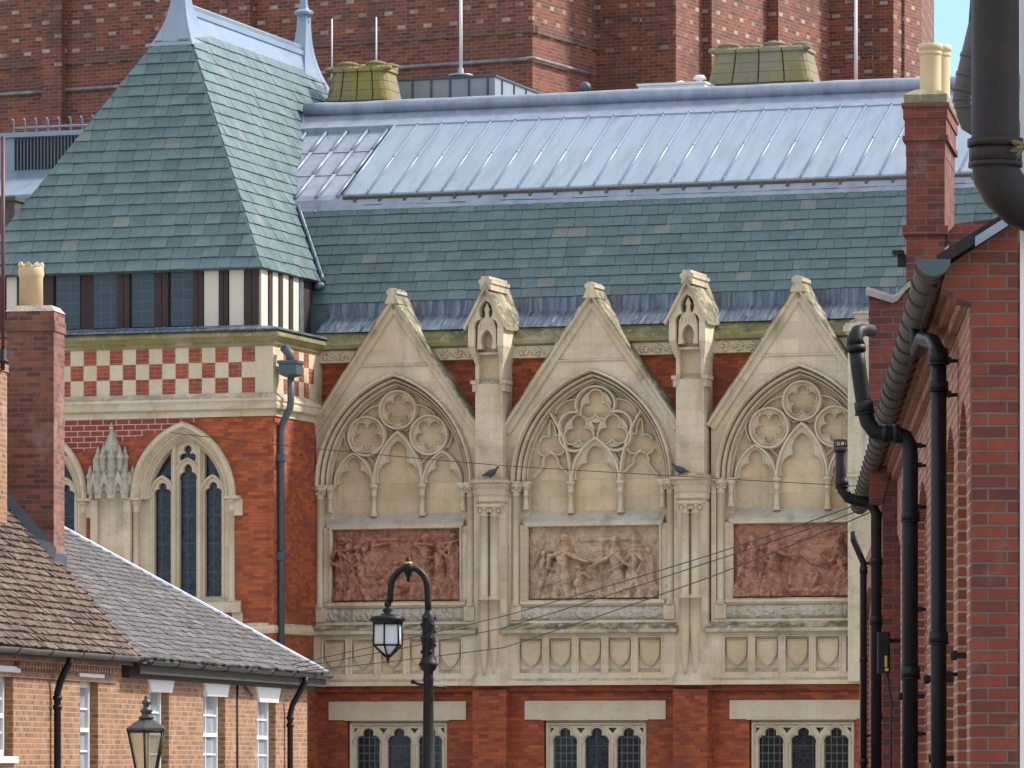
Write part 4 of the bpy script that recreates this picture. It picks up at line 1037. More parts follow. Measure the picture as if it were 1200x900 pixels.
# canopied niche between the windows
m = MB(); nx_ = (WC[0]+WC[1])/2+.06
m.box(nx_-.44, nx_+.36, TF-.02, TF+.1, 3.5, 8.05); m.box(nx_-.42, nx_+.44, TF-.025, TF+.1, 4.0, 7.4)
for x0, x1 in ((nx_-.46, nx_-.30), (nx_+.30, nx_+.46)): m.box(x0, x1, TF-.12, TF+.1, 3.5, 7.15)
ni = m.build('niche', M['stone'], tow)
m = MB(); cy = TF-.02
def hexr(r_, z, ph=0): return [(nx_+r_*math.cos(math.pi+math.pi*k/5)*1.0, cy+r_*.85*math.sin(math.pi+math.pi*k/5), z) for k in range(6)]
m.loft([hexr(.47,7.32), hexr(.50,7.36), hexr(.47,7.44), hexr(.46,7.62), hexr(.50,7.66), hexr(.44,7.74), hexr(.30,7.80), hexr(.28,8.12), hexr(.31,8.14), hexr(.22,8.2), hexr(.03,8.66)])
m.ball((nx_, cy-.02, 8.69), .05, .05, .05); m.cyl((nx_, cy-.02, 8.7), (nx_, cy-.02, 8.80), .018)
for k in range(6):
    a = math.pi+math.pi*k/5
    for rr_, z0, z1, w_ in ((.49,7.40,7.80,.075), (.31,7.78,8.22,.07)):
        x, y = nx_+rr_*math.cos(a), cy+rr_*.85*math.sin(a)-.01
        m.lathe(x, y, [(w_*.5,z0-.16),(w_*.9,z0-.13),(w_,z0),(w_,z1-.2),(w_*1.35,z1-.19),(w_*1.2,z1-.15),(w_*.6,z1-.05),(w_*.7,z1-.03),(.005,z1+.08)], 8)
for k in range(5):                                           # small gablets of the canopy
    a0, a1 = math.pi+math.pi*k/5, math.pi+math.pi*(k+1)/5
    A_, B_ = [Vector((nx_+.49*math.cos(a), cy+.42*math.sin(a)-.01, 0)) for a in (a0, a1)]
    mm = (A_+B_)/2; d_ = (B_-A_)
    out = Vector((d_.y, -d_.x, 0)).normalized()
    if out.y > 0 and k not in (0, 4): out = -out
    q = [A_+d_*f_+Vector((0,0,z_)) for f_, z_ in ((-.05,7.16),(.24,7.16),(.24,7.24),(.33,7.30),(.28,7.38),(.5,7.50),(.72,7.38),(.67,7.30),(.76,7.24),(.76,7.16),(1.05,7.16),(1.05,7.42),(.5,7.74),(-.05,7.42))]
    n_ = len(q); vv = [p+out*.03 for p in q]+[p-out*.03 for p in q]
    tri = tessellate_polygon([[Vector(((p-A_).dot(d_.normalized()), p.z, 0)) for p in q]])
    m.add(vv, [tuple(t) for t in tri]+[tuple(n_+i for i in reversed(t)) for t in tri]+[(i, (i+1) % n_, n_+(i+1) % n_, n_+i) for i in range(n_)])
m.build('niche_canopy', stone_mat('grey weathered canopy stone', (.50,.46,.37), (.36,.33,.24), moss=.75, joints=False, grime=.8, up=(.0,.6)), ni)
# rainwater pipe with hopper on the return wall
m = MB(); yp = TF+.22; xp = SR+.12
xp = SR+.10
m.tube([(xp,yp,0),(xp,yp,8.55),(xp+.02,yp,8.7),(xp+.20,yp,9.05),(xp+.22,yp,9.2),(xp+.22,yp,9.75)], .075, 10)
m.loft([[(xp+.22+a*w_, yp+b*w_, z) for a, b in ((-1,-1),(1,-1),(1,1),(-1,1))] for w_, z in ((.08,9.70),(.20,9.76),(.20,9.98),(.23,9.99),(.23,10.05),(.18,10.06))])
for z in (3.0, 5.9, 8.0): m.box(xp-.12, xp+.11, yp-.11, yp+.09, z-.08, z+.08)
m.tube([(xp+.22,yp,10.0),(xp+.2,yp,10.2),(xp+.05,yp,10.35)], .10, 8)
m.build('rainwater_pipe', M['paint_grey'], tow)
m = MB(); ring(m, [(.002,4.24),(.04,4.26),(.06,4.34),(.05,4.40),(.002,4.47)], SL, SR, TF, TF+2.3)
m.build('plinth_course', M['stone'], tow)

# ---------------------------------------------------------------- far brick tower
F2 = FAR
ft = thing('brick_tower', 'massive dark red brick theatre tower with stepped piers rising behind the roofs', 'tower', F2, 0, 0, 0)
pts = [(-34.0, 0), (0, 0)]
def go(axis, px):
    r_, d_ = pts[-1]
    if axis == 'd': pts.append((r_, F2.d_at(px, r_)))
    else: pts.append((F2.r_at(px, d_), d_))
for ax, px in (('d',699),('r',747),('d',749.5),('r',792),('d',823),('r',834),('d',899),('r',912),('d',972),('r',1000),('d',1008),('r',1022),('d',1025),('r',1047),('d',1057),('r',1060),('d',1080)): go(ax, px)
print('far tower', [(round(a,1), round(b,1)) for a, b in pts])
last = pts[-1]
poly = pts+[(last[0]-2, last[1]+6), (-34, last[1]+6)]
m = MB(); m.prism(poly, 0, 26, axis='z')
for px in (67, 200, 287): # shallow piers on the shaded face
    r_ = F2.r_at(px, 0); m.box(r_-.32, r_+.32, -.30, .1, 0, 26)
tb = m.build('wall', M['brick_far'], ft)
m = MB(); zb = F2.z_at(56, -8, 0); m.box(-34, .06, -.06, .2, zb-.10, zb+.10)
b1 = poly[2]; m.box(-.1, .06, .0, b1[1]-.05, zb-.10, zb+.10)
m.build('soot_band', brick_mat('soot blackened brick', (.16,.065,.04), (.08,.035,.027), (.17,.12,.095), bw=.3, bh=.098, ms=.011), tb)
m = MB(); zb = F2.z_at(104, -13.6, 0); m.tube([(-34,-.07,zb),(-1,-.07,zb),(.08,-.09,zb),(.1,.4,zb),(.1,b1[1]-.3,zb+.0)], .05, 6)
m.build('cable_duct', plain_mat('lead sheathed cable duct', (.22,.22,.25), .5, 0, .9, (.06,.06,.07), 3), tb)
# ---------------------------------------------------------------- zinc clad plant room and flat roof behind the hall
pr = thing('zinc_plant_room', 'low rooftop plant room clad in grey zinc panels between hall ridge and brick tower', 'plant room', F, F.r_at(520, 10), 10, 10.9)
a, b = F.r_at(440, 10), F.r_at(580, 10); zt = F.z_at(90, b, 10); dk = F.d_at(640, b)
m = MB(); m.box(a, b, 10, dk, 10.9, zt)
m.build('body', M['zinc'], pr)
m = MB(); x = a
while x < b-.1:
    m.box(x-.02, x+.02, 9.965, 10.0, 10.9, zt-.02); x += .47
y = 10.5
while y < dk: m.box(b, b+.03, y-.02, y+.02, 10.9, zt-.02); y += .9
m.box(a-.03, b+.04, 9.96, dk, zt+.003, zt+.045)
m.build('standing_seams', M['paint_grey'], pr)
# left: louvred plant behind the tower roof
lp = thing('louvred_plant_room', 'grey louvred plant room with white roof sheets behind the tower roof', 'plant room', F, F.r_at(45, 11), 11, 10.0)
a, b = F.r_at(-40, 11), F.r_at(120, 11)
m = MB(); zt = F.z_at(164, a, 11); m.box(a, b, 11, 14, 9.5, zt); m.box(a-.1, b, 10.9, 14.1, zt+.003, zt+.12); m.build('body', M['zinc'], lp)
m = MB(); x = F.r_at(18, 11)
while x < b: m.box(x, x+.03, 10.95, 11.0, F.z_at(202, a, 11), zt-.02); x += .09
m.build('louvre', M['black'], lp)
m = MB(); ys, ye = 9.0, 10.9; z0 = F.z_at(232, a, 9); z1 = F.z_at(204, a, 10.9)
m.loft([[(a,ys,z0),(b,ys,z0),(b,ys,z0-.1),(a,ys,z0-.1)],[(a,ye,z1),(b,ye,z1),(b,ye,z1-.1),(a,ye,z1-.1)]])
m.build('white_roof_sheet', M['lead_bright'], lp)
m = MB(); m.box(a, F.r_at(23, 8.6), 8.3, 8.9, 9.5, F.z_at(241, a, 8.6)); m.box(a, F.r_at(25, 8.6), 8.25, 8.95, F.z_at(241, a, 8.6)+.003, F.z_at(236, a, 8.6)); m.build('duct', M['gutter'], lp)
# guard rail on that roof
gr = thing('guard_rail', 'pale steel guard rail with short uprights on the roof behind the tower', 'railing', F, F.r_at(70, 11.5), 11.5, zt)
m = MB(); a, b = F.r_at(16, 11.5), F.r_at(150, 11.5); zr0, zr1 = F.z_at(160, a, 11.5), F.z_at(150, a, 11.5)
for z in (zr0, zr1): m.tube([(a,11.5,z),(b,11.5,z)], .025, 6)
m.build('rail', M['lead_bright'], gr)
for k in range(11):
    x = a+(b-a)*k/10; q = MB(); q.tube([(x,11.5,zt),(x,11.5,zr1+.16),(x+.03,11.35,zr1+.2)], .022, 6); q.build('upright', M['lead_bright'], gr)
# masts on the roofs
def mast(px, t, pytop, pybot, r_, label):
    s_ = F.r_at(px, t); zb = F.z_at(pybot, s_, t); zt_ = F.z_at(pytop, s_, t)
    o = thing('roof_mast', label, 'mast', F, s_, t, zb, 'thin white masts on the roofs')
    m = MB(); m.tube([(s_,t,zb),(s_,t,zt_)], [r_, r_*.8], 8); m.build('pole', M['white'], o)
    m = MB(); m.lathe(s_, t, [(.3 if r_ > .03 else .10,zb),(.3 if r_ > .03 else .10,zb+.05),(r_*1.6,zb+.08),(r_*1.4,zb+.2)], 10); m.build('base', M['lead'], o)
    return zb
mast(540, 10.4, -40, 90, .045, 'white mast standing on the zinc plant room')
mast(1003, 9.5, -40, 118, .04, 'tall white mast right of the yellow lichen chimney')
mast(389, 9.5, 22, 95, .022, 'short thin mast behind the tower end of the squat chimney')
mast(441, 9.5, 20, 95, .022, 'short thin mast at the plant room end of the squat chimney')
m = MB(); a, b = F.r_at(385, 9.4), F.r_at(1010, 9.6)
m.box(a, SE, 9.3, 9.8, 10.9, F.z_at(122, a, 9.5)); m.build('parapet', M['brick_hall'], hall)
# ================================================================ cottages on the left
K = COTT
R0 = K.r_at(360, 88)
dp = lambda px: K.d_at(px, R0)
dJ, dE = K.d_at(162, R0+.3)-.16, 88.0
zE = K.z_at(772, R0, dJ)
print('cottage', R0, dJ, zE, dp(0))
def wall_x(mb, d0, d1, z0, z1, holes, r=None, th=.3):
    r = R0 if r is None else r
    mb.prism(rect(d0, d1, z0, z1), r-th, r, holes, axis='x')
sh_ = thing('slate_cottage', 'low orange brick cottage with grey slate hipped roof and three white keystone lintels', 'house', K, R0, (dJ+dE)/2, 0)
wins = [(174,198,171,203,175.5,199.5,787,811), (238,264,237,268,241,264.5,792,816), (301,323,298,328,302.5,324,797,823)]
ZSILL = 1.25
ops = []
for a, b, *_r in wins:
    y1 = _r[-1]; d0, d1 = dp(a), dp(b); ops.append((d0, d1, K.z_at(y1, R0, (d0+d1)/2)))
m = MB(); wall_x(m, dJ, dE, 0, zE-.02, [rect(d0, d1, ZSILL, z1+.1) for d0, d1, z1 in ops])
m.box(R0-9, R0-.305, dE-.3, dE, 0, zE-.02); m.box(R0-9, R0-8.7, dJ, dE-.305, 0, zE-.02)
sw = m.build('wall', M['brick_house'], sh_)
def sash(parent, d0, d1, z0, z1, nc=2, nr=4, label=None):
    """white sash window set back in the wall; frame and panes"""
    m = MB(); rb, rf = R0-.20, R0-.12
    fw = .09
    m.prism(rect(d0, d1, z0, z1), rb, rf, [rect(d0+fw, d1-fw, z0+fw, z1-fw)], axis='x')
    for k in range(1, nc): d = d0+fw+(d1-d0-2*fw)*k/nc; m.box(rb+.01, rf-.02, d-.016, d+.016, z0+fw-.01, z1-fw+.01)
    for k in range(1, nr): z = z0+fw+(z1-z0-2*fw)*k/nr; w_ = .03 if k == nr//2 else .014; m.box(rb+.012, rf-.018+(.02 if k == nr//2 else 0), d0+fw-.01, d1-fw+.01, z-w_, z+w_)
    m.box(R0-.14, R0+.06, d0-.06, d1+.06, z0-.09, z0)
    w_ = m.build('window', M['white'], parent, label)
    p = MB(); p.box(rb+.02, rb+.03, d0+.05, d1-.05, z0+.05, z1-.05); p.build('pane', M['curtain'], w_)
for (a, b, ta, tb_, ba, bb, y0, y1), (d0, d1, z1) in zip(wins, ops):
    sash(sh_, d0, d1, ZSILL, z1+.1)
    m = MB(); zt = K.z_at(y0, R0, (d0+d1)/2)
    m.prism([(dp(ba), z1), (dp(bb), z1), (dp(tb_), zt-.05), (dp(tb_)+.03, zt-.05), (dp(tb_)+.03, zt), (dp(ta)-.03, zt), (dp(ta)-.03, zt-.05), (dp(ta), zt-.05)], R0-.2, R0+.035, axis='x')
    m.build('keystone_lintel', M['white'], sh_)
OV = .30; pit = math.tan(R(32)); half = 4.6
eR, zr_ = R0+OV, zE+.03
zRd = zr_+half*pit
m = MB(); de = dE+OV
V = [(eR,dJ-2,zr_),(eR,de,zr_),(eR-half,de-half,zRd),(eR-half,dJ-2,zRd),(eR-2*half,dJ-2,zr_),(eR-2*half,de,zr_)]
m.add(V+[(x,y,z-.06) for x,y,z in V], [(0,1,2,3),(1,5,2),(5,4,3,2),(6,7,1,0),(7,11,5,1),(11,10,4,5),(9,8,11,10),(8,7,11),(6,7,8,9),(0,3,9,6),(3,4,10,9)])
rf_ = m.build('roof', M['slate_grey'], sh_)
s = MB(); Lr = math.hypot(half, half*pit)
slates(s, (eR+.04, 0, zr_-.01), (0,1,0), (-half/Lr,0,half*pit/Lr), (half*pit/Lr,0,half/Lr), Lr-.05, .17, .27, lambda v: dJ-1.5, lambda v: de-half*v/Lr, th=.009, jit=.25, drop=.012, rough=.006)
s.build('slating', M['slate_grey'], rf_)
m = MB(); n_ = 24; pts = [Vector((eR-half*k/n_, de-half*k/n_, zr_+half*pit*k/n_)) for k in range(n_+1)]
m.tube([p+Vector((0,0,.03)) for p in pts], .035, 6)
m.loft([[p+Vector((.02,-.14,.02)), p+Vector((.0,0,.045)), p+Vector((-.14,.02,.02)), p+Vector((-.1,-.1,-.02))] for p in pts])
m.build('lead_hip', M['lead'], rf_)
dJf = K.d_at(166, eR)
m = MB(); m.box(eR-.06, eR-.02, dJf, de-.02, zr_-.24, zr_-.045); m.box(R0-.02, eR-.062, dJf, de-.02, zr_-.10, zr_-.075); m.box(R0+.0, R0+.12, dJf, dE-.02, zr_-.30, zr_-.11)
m.box(R0-8, eR-.06, de-.06, de-.02, zr_-.24, zr_-.045)
m.build('fascia', M['soffit'], sh_)
def gutter(parent, r_, d0, d1, z, rad, m_, ringgap=1.8, sag=0, seed=1):
    g_ = MB(); rings = []; n_ = 40; rr_ = random.Random(seed)
    for k in range(n_+1):
        d = d0+(d1-d0)*k/n_; zz = z-sag*math.sin(math.pi*k/n_)+rr_.uniform(-.004,.004)
        rings.append([(r_+rad*math.cos(a), d, zz+rad*math.sin(a)) for a in [math.pi+math.pi*i/10 for i in range(11)]]+[(r_+(rad-.012)*math.cos(a), d, zz+(rad-.012)*math.sin(a)) for a in [2*math.pi-math.pi*i/10 for i in range(11)]])
    g_.loft(rings, smooth=True)
    d = d0+.3
    while d < d1:
        q = [[(r_+(rad+e)*math.cos(a), y, z-sag*math.sin(math.pi*(d-d0)/(d1-d0))+(rad+e)*math.sin(a)) for a in [math.pi+math.pi*i/10 for i in range(11)]] for y, e in ((d-.03,.001),(d-.03,.014),(d+.03,.014),(d+.03,.001))]
        g_.loft(q, closed=False, cap=False); d += ringgap
    return g_.build('gutter', m_, parent)
gutter(sh_, eR+.05, dJf, de+.05, zr_-.05, .06, M['black'])
def downpipe(parent, px, zt, rad, wall_r, out, m_=None, bend=.28):
    d = dp(px); m = MB(); x1 = wall_r+.09
    m.tube([(wall_r+out,d,zt),(wall_r+out,d,zt-.10),(wall_r+out-.06,d,zt-.20),(x1+.04,d,zt-.20-bend),(x1,d,zt-.35-bend),(x1,d,0)], rad, 10)
    for z in (zt-.42-bend, zt-.55-bend, 1.0): m.lathe(x1, d, [(rad,z-.03),(rad*1.35,z-.03),(rad*1.35,z+.03),(rad,z+.03)], 10)
    m.build('downpipe', m_ or M['black'], parent)
downpipe(sh_, 334, zr_-.10, .05, R0, OV+.05)
m = MB(); m.tube([(R0+.02, dp(277), zr_-.28), (R0+.02, dp(277), .2)], .018, 6); m.build('cable', M['cable'], sh_)
m = MB(); m.tube([(R0+.03, dp(283), zr_-.26), (R0+.06, dp(291), zr_-.46)], .022, 6); m.build('cable', M['cable'], sh_)
# the tiled cottage nearer the camera
th_ = thing('tiled_cottage', 'brick cottage with steep brown clay tile roof and tall chimney at left edge', 'house', K, R0, 68, 0)
dN = 57.0
tw_ = [(-9, 15.5, 781, 791), (94, 115, 790, 799)]; ops = []
for a, b, y0, y1 in tw_:
    d0, d1 = dp(a), dp(b); ops.append((d0, d1, K.z_at(y1, R0, d1)))
zTe = zE+.06
m = MB(); wall_x(m, dN, dJ-.004, 0, zTe-.02, [rect(d0, d1, 1.62 if k == 0 else 1.3, z1) for k, (d0, d1, z1) in enumerate(ops)])
m.prism([(R0-.305,0),(R0-.305,zTe-.05),(R0-4,zTe+4.2),(R0-7.7,zTe-.05),(R0-7.7,0)], dJ-.3, dJ-.006); m.prism([(R0-.305,0),(R0-.305,zTe-.05),(R0-4,zTe+4.2),(R0-7.7,zTe-.05),(R0-7.7,0)], dN, dN+.3)
m.box(R0-7.7, R0-7.4, dN+.305, dJ-.305, 0, zTe-.05)
m.build('wall', M['brick_house'], th_)
for k, ((a, b, y0, y1), (d0, d1, z1)) in enumerate(zip(tw_, ops)):
    sash(th_, d0, d1, 1.62 if k == 0 else 1.3, z1, 3 if k == 0 else 2, 4)
    m = MB(); m.box(R0-.2, R0+.03, d0-.15, d1+.28, z1, K.z_at(y0, R0, d1)); m.build('lintel', M['white'], th_)
m = MB(); d = dp(18)
while d < dJ-.4:
    m.box(R0+.005, R0+.07, d, d+.10, zTe-.30, zTe-.20); d += .17
m.box(R0+.002, R0+.10, dN, dJ-.05, zTe-.20, zTe-.11); m.box(R0+.002, R0+.035, dN, dJ-.05, zTe-.42, zTe-.36)
m.build('dentil_course', M['brick_house'], th_)
pt = math.tan(R(49)); hT = 4.1; eT = R0+.26; dV = dJ+.16
Lt = math.hypot(hT, hT*pt)
m = MB(); V = [(eT,dN-.2,zTe),(eT,dV,zTe),(eT-hT,dV,zTe+hT*pt),(eT-hT,dN-.2,zTe+hT*pt),(eT-2*hT,dN-.2,zTe),(eT-2*hT,dV,zTe)]
m.add(V+[(x-.02,y,z-.09) for x,y,z in V], [(0,1,2,3),(3,2,5,4),(6,9,8,7),(9,10,11,8),(0,6,7,1),(1,7,8,2),(2,8,11,5),(0,3,9,6),(3,4,10,9),(4,5,11,10)])
rt = m.build('roof', M['clay'], th_)
s = MB()
slates(s, (eT+.05, 0, zTe-.04), (0,1,0), (-hT/Lt,0,hT*pt/Lt), (hT*pt/Lt,0,hT/Lt), Lt-.05, .135, .17, lambda v: dN-.2, lambda v: dV+.03*math.sin(v*40), th=.022, jit=.1, drop=.006, rough=.008, lap=1.3)
s.build('tiles', M['clay'], rt)
gutter(th_, eT+.04, dN, dJ+.1, zTe-.03, .075, M['gutter'], 1.8, .02, 4)
downpipe(th_, 60, zTe-.10, .05, R0, .26, bend=.16)
m = MB(); m.box(eT-.05, eT-.02, dN, dJ+.1, zTe-.16, zTe-.06); m.box(R0+.1, eT-.052, dN, dJ+.1, zTe-.14, zTe-.11); m.build('fascia', M['soffit'], th_)
# chimney with lead flashings
dc = dJ-.15; rc = K.r_at(63, dc); dc2 = min(K.d_at(75.5, rc), dc+1.3); rl = K.r_at(8, dc)
zc0, zc1 = K.z_at(668, rc, dc), K.z_at(362, rc, dc)
m = MB(); m.box(rl, rc, dc, dc2, zc0-1.0, zc1-.32); m.box(rl-.02, rc+.02, dc-.02, dc2+.02, zc1-.32, zc1-.16); m.box(rl-.005, rc+.005, dc-.005, dc2+.005, zc1-.16, zc1-.03)
m.loft([[(rl-.12,dc-.006,zc0-1),(rc-.1,dc-.006,zc0-1),(rc-.1,dc2+.006,zc0-1),(rl-.12,dc2+.006,zc0-1)], [(rl-.12,dc-.006,zc0+.9),(rc-.1,dc-.006,zc0+.9),(rc-.1,dc2+.006,zc0+.9),(rl-.12,dc2+.006,zc0+.9)], [(rl+.01,dc-.006,zc0+1.3),(rc-.1,dc-.006,zc0+1.3),(rc-.1,dc2+.006,zc0+1.3),(rl+.01,dc2+.006,zc0+1.3)]])
ck = m.build('chimney_stack', M['brick_stack'], th_)
m = MB(); m.loft([[(rl-.02,dc-.02,zc1-.03),(rc+.02,dc-.02,zc1-.03),(rc+.02,dc2+.02,zc1-.03),(rl-.02,dc2+.02,zc1-.03)], [(rl+.05,dc+.05,zc1+.06),(rc-.05,dc+.05,zc1+.06),(rc-.05,dc2-.05,zc1+.06),(rl+.05,dc2-.05,zc1+.06)]])
m.build('flaunching', M['mortar'], ck)
pc = K.r_at(36.5, dc+.35); zp0, zp1 = zc1+.0, K.z_at(312, pc, dc+.35); rp_ = .18
m = MB(); m.lathe(pc, dc+.35, [(rp_,zp0),(rp_*.97,zp1-.18),(rp_*1.0,zp1-.17),(rp_*1.08,zp1-.12),(rp_*1.03,zp1-.05),(rp_*1.0,zp1),(rp_*.85,zp1),(rp_*.8,zp1-.3)], 16)
for k in range(8):
    a = 2*math.pi*k/8; m.prism([(-.05,zp1-.01),(.05,zp1-.01),(.045,zp1+.02),(.0,zp1+.055),(-.045,zp1+.02)], -.014, .014)
    nv = 10
    for q in range(nv):
        x, y, z = m.v[-nv+q]; m.v[-nv+q] = (pc+(rp_*.95+y)*math.cos(a)-x*math.sin(a), dc+.35+(rp_*.95+y)*math.sin(a)+x*math.cos(a), z)
m.build('chimney_pot', M['cream_pot'], ck)
m = MB()
zr0 = lambda r_: zTe+(eT-r_)*pt
m.loft([[(r_, dc-.11, zr0(r_)+.06), (r_, dc-.012, zr0(r_)+.09), (r_, dc-.012, zr0(r_)+.28)] for r_ in (rl-.2, rc+.04)], closed=True)
m.loft([[(rc+.012, y, zr0(rc)-.2), (rc+.03, y, zr0(rc)-.2), (rc+.03, y, zr0(rc)+.16), (rc+.012, y, zr0(rc)+.18)] for y in (dc-.05, dc2+.05)])
m.build('lead_flashing', plain_mat('blackened lead', (.045,.055,.07), .55, 0, .4), ck)
# second stack at the frame edge
d3 = 71.5; a, b = K.r_at(-60, d3), K.r_at(-6, d3); z3 = K.z_at(432, b, d3)
m = MB(); m.box(a, b, d3, d3+.7, zTe+1.0, z3); m.box(a-.03, b+.02, d3-.03, d3+.73, z3, z3+.1); m.build('chimney_stack', M['brick_house'], th_)
ap = thing('aerial_pole', 'thin maroon pole standing on chimney at left edge', 'pole', K, K.r_at(4, d3+.3), d3+.3, z3)
m = MB(); r_ = K.r_at(3.5, d3+.3); m.tube([(r_,d3+.3,z3),(r_,d3+.3,K.z_at(157,r_,d3))], .03, 8); m.build('pole', M['red_pole'], ap)
m = MB(); m.lathe(r_, d3+.3, [(.09,z3+.1),(.09,z3+.14),(.05,z3+.16),(.05,z3+.3)], 8); m.build('base', M['black'], ap)

# ================================================================ the houses on the right
S = STREET
bh = thing('street_house', 'deep red brick house front seen edge on with black pipes and mossy iron gutter', 'house', S, 1.14, 31, 0)
RW = S.r_at(1138, 31.0); dF = 76.0; RG = S.r_at(1192, 31.0)
zEv = S.z_at(352, RW, 31)
print('street', RW, RG, zEv)
m = MB()
pil = [(31.0,31.75),(33.3,34.1),(36.0,37.0),(39.4,40.6),(43.5,44.8),(48.0,49.6),(54,56),(62,64.5),(72,76)]
m.box(RW+.07, RW+.40, 31.3, dF, 0, zEv)
for a, b in pil: m.box(RW, RW+.068, a, b, 0, zEv-.003)
for (a, b), (c_, e) in zip(pil[:-1], pil[1:]):               # blind panels with arched heads between the piers
    q = [(b,zEv-.005),(b,zEv-.75)]+[(b+(c_-b)*k/8, zEv-.75+.25*math.sin(math.pi*k/8)) for k in range(1,8)]+[(c_,zEv-.75),(c_,zEv-.005)]
    m.prism(q, RW+.004, RW+.069, axis='x'); m.box(RW+.004, RW+.069, b+.004, c_-.004, 0, 1.1)
    for w0 in (.32, .62):
        x = b+(c_-b)*w0; m.box(RW+.04, RW+.069, x, x+.12, 1.15, zEv-.8)
m.prism([(RW+.002,0),(RG,0),(RG+.25,0),(RG+3.5,0),(RG+3.5,7.5),(S.r_at(1195,31),S.z_at(258,1.4,31)),(S.r_at(1106,31),S.z_at(313,1,31)),(S.r_at(1104,31),S.z_at(340,1,31)),(S.r_at(1120,31),S.z_at(344,1,31)),(S.r_at(1124,31),S.z_at(352,1,31)),(RW+.002,zEv-.03)], 31.003, 31.3) if False else None
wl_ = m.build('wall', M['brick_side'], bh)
m = MB()
o1 = S.r_at(1104, 31)
m.prism([(RW,0),(RG,0),(RG,S.z_at(262,1.4,31)),(S.r_at(1108,31),S.z_at(314,1,31)),(o1,S.z_at(340,1,31)),(S.r_at(1118,31),S.z_at(345,1,31)),(S.r_at(1121,31),zEv+.0),(RW,zEv-.02)], 30.9, 31.28)
m.prism([(RG-.1,31.0),(RG+.02,30.96),(RG+.35,31.9),(RG+.2,32.2)], 0, 4.7, axis='z')
m.prism([(RG+.15,0),(RG+6.5,0),(RG+6.5,5),(RG+3.2,7.3),(RG+.15,5.2)], 31.9, 32.3)
gw = m.build('gable_wall', M['brick_street'], bh)
m = MB()                                                     # oversailing brick courses and soffit
for k, (o, z0, z1) in enumerate(((.05,zEv+.003,zEv+.072),(.10,zEv+.075,zEv+.147),(.15,zEv+.15,zEv+.222))): m.box(RW-o, RW+.3, 31.29, 60.3, z0, z1)
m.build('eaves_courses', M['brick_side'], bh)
m = MB(); m.box(RW-.22, RW+.3, 31.29, 60.3, zEv+.225, zEv+.245); m.box(RW-.22, RW-.195, 31.29, 60.3, zEv+.1, zEv+.224); m.build('soffit', M['soffit'], bh)
rgut = S.r_at(1093, 31); zg = S.z_at(309, rgut, 31)
gutter(bh, rgut, 30.75, 60.5, zg, .097, M['gutter'], .92, .02, 9)
m = MB(); m.prism([(rgut+.10*math.cos(a), zg+.10*math.sin(a)) for a in [math.pi+math.pi*i/12 for i in range(13)]], 30.72, 30.76); m.build('gutter_end', M['paint_grey'], bh)
m = MB(); sl_ = .62
a0 = S.r_at(1100, 31); z0 = S.z_at(318, a0, 31); a1 = S.r_at(1196, 31); z1 = S.z_at(257, a1, 31); sl_ = (z1-z0)/(a1-a0)
m.loft([[(a0-.02,y,z0),(a0-.02,y,z0+.075),(a0+4.2,y,z0+.075+4.2*sl_),(a0+4.2,y,z0+4.2*sl_)] for y in (30.78, 31.4)])
vg = m.build('verge', M['iron_brown'], bh)
m = MB(); b0_ = S.r_at(1141, 31); m.loft([[(b0_,y,z0-.008+(b0_-a0)*sl_),(b0_,y,z0+.05+(b0_-a0)*sl_),(a1+.2,y,z0+.05+(a1+.2-a0)*sl_),(a1+.2,y,z0-.008+(a1+.2-a0)*sl_)] for y in (30.75, 30.785)]); m.build('lead_flashing', M['lead'], vg)
m = MB(); m.loft([[(a0-.02,y,z0+.08),(a0+4.2,y,z0+.08+4.2*sl_),(a0+4.2,y,z0+4.2*sl_),(a0-.02,y,z0+.03)] for y in (31.41, 49.8)]); m.build('roof', M['slate_grey'], bh)
RP = RW-.125
def pipe(path, rad, name='soil_pipe', collars=(), brackets=(), label=None, r=None, d=None):
    m = MB(); m.tube(path, rad, 14)
    for i, f, L in collars:                                  # collar on segment i at fraction f
        a, b = Vector(path[i]), Vector(path[i+1]); p = a.lerp(b, f); u = (b-a).normalized()
        m.tube([p-u*L, p+u*L], rad*1.22, 14); m.tube([p+u*L*.8, p+u*L*1.1], rad*1.32, 14)
    for z in brackets: m.box(path[-1][0], RW-.0, path[-1][1]+.06, path[-1][1]+.075, z-.012, z+.012); m.box(path[-1][0], path[-1][0]+rad+.03, path[-1][1]-.02, path[-1][1]+.03, z-.02, z+.02)
    return m.build(name, M['black'], bh, label)
# pipe nearest the camera: swan neck from the gutter
d1 = S.d_at(1100, RP); zz = lambda py, r_, d_: S.z_at(py, r_, d_)
pz = lambda py: zz(py, RP, d1)
pipe([(rgut,d1+1.2,zg-.09),(rgut,d1+1.2,zg-.25),(rgut+.03,d1+1.0,pz(382)),(RP-.03,d1+.3,pz(396)),(RP,d1,pz(410)),(RP,d1,0)], .052, 'downpipe', [(4,.01,.05),(4,.055,.03),(4,.44,.04)], [pz(462), pz(790), pz(422)])
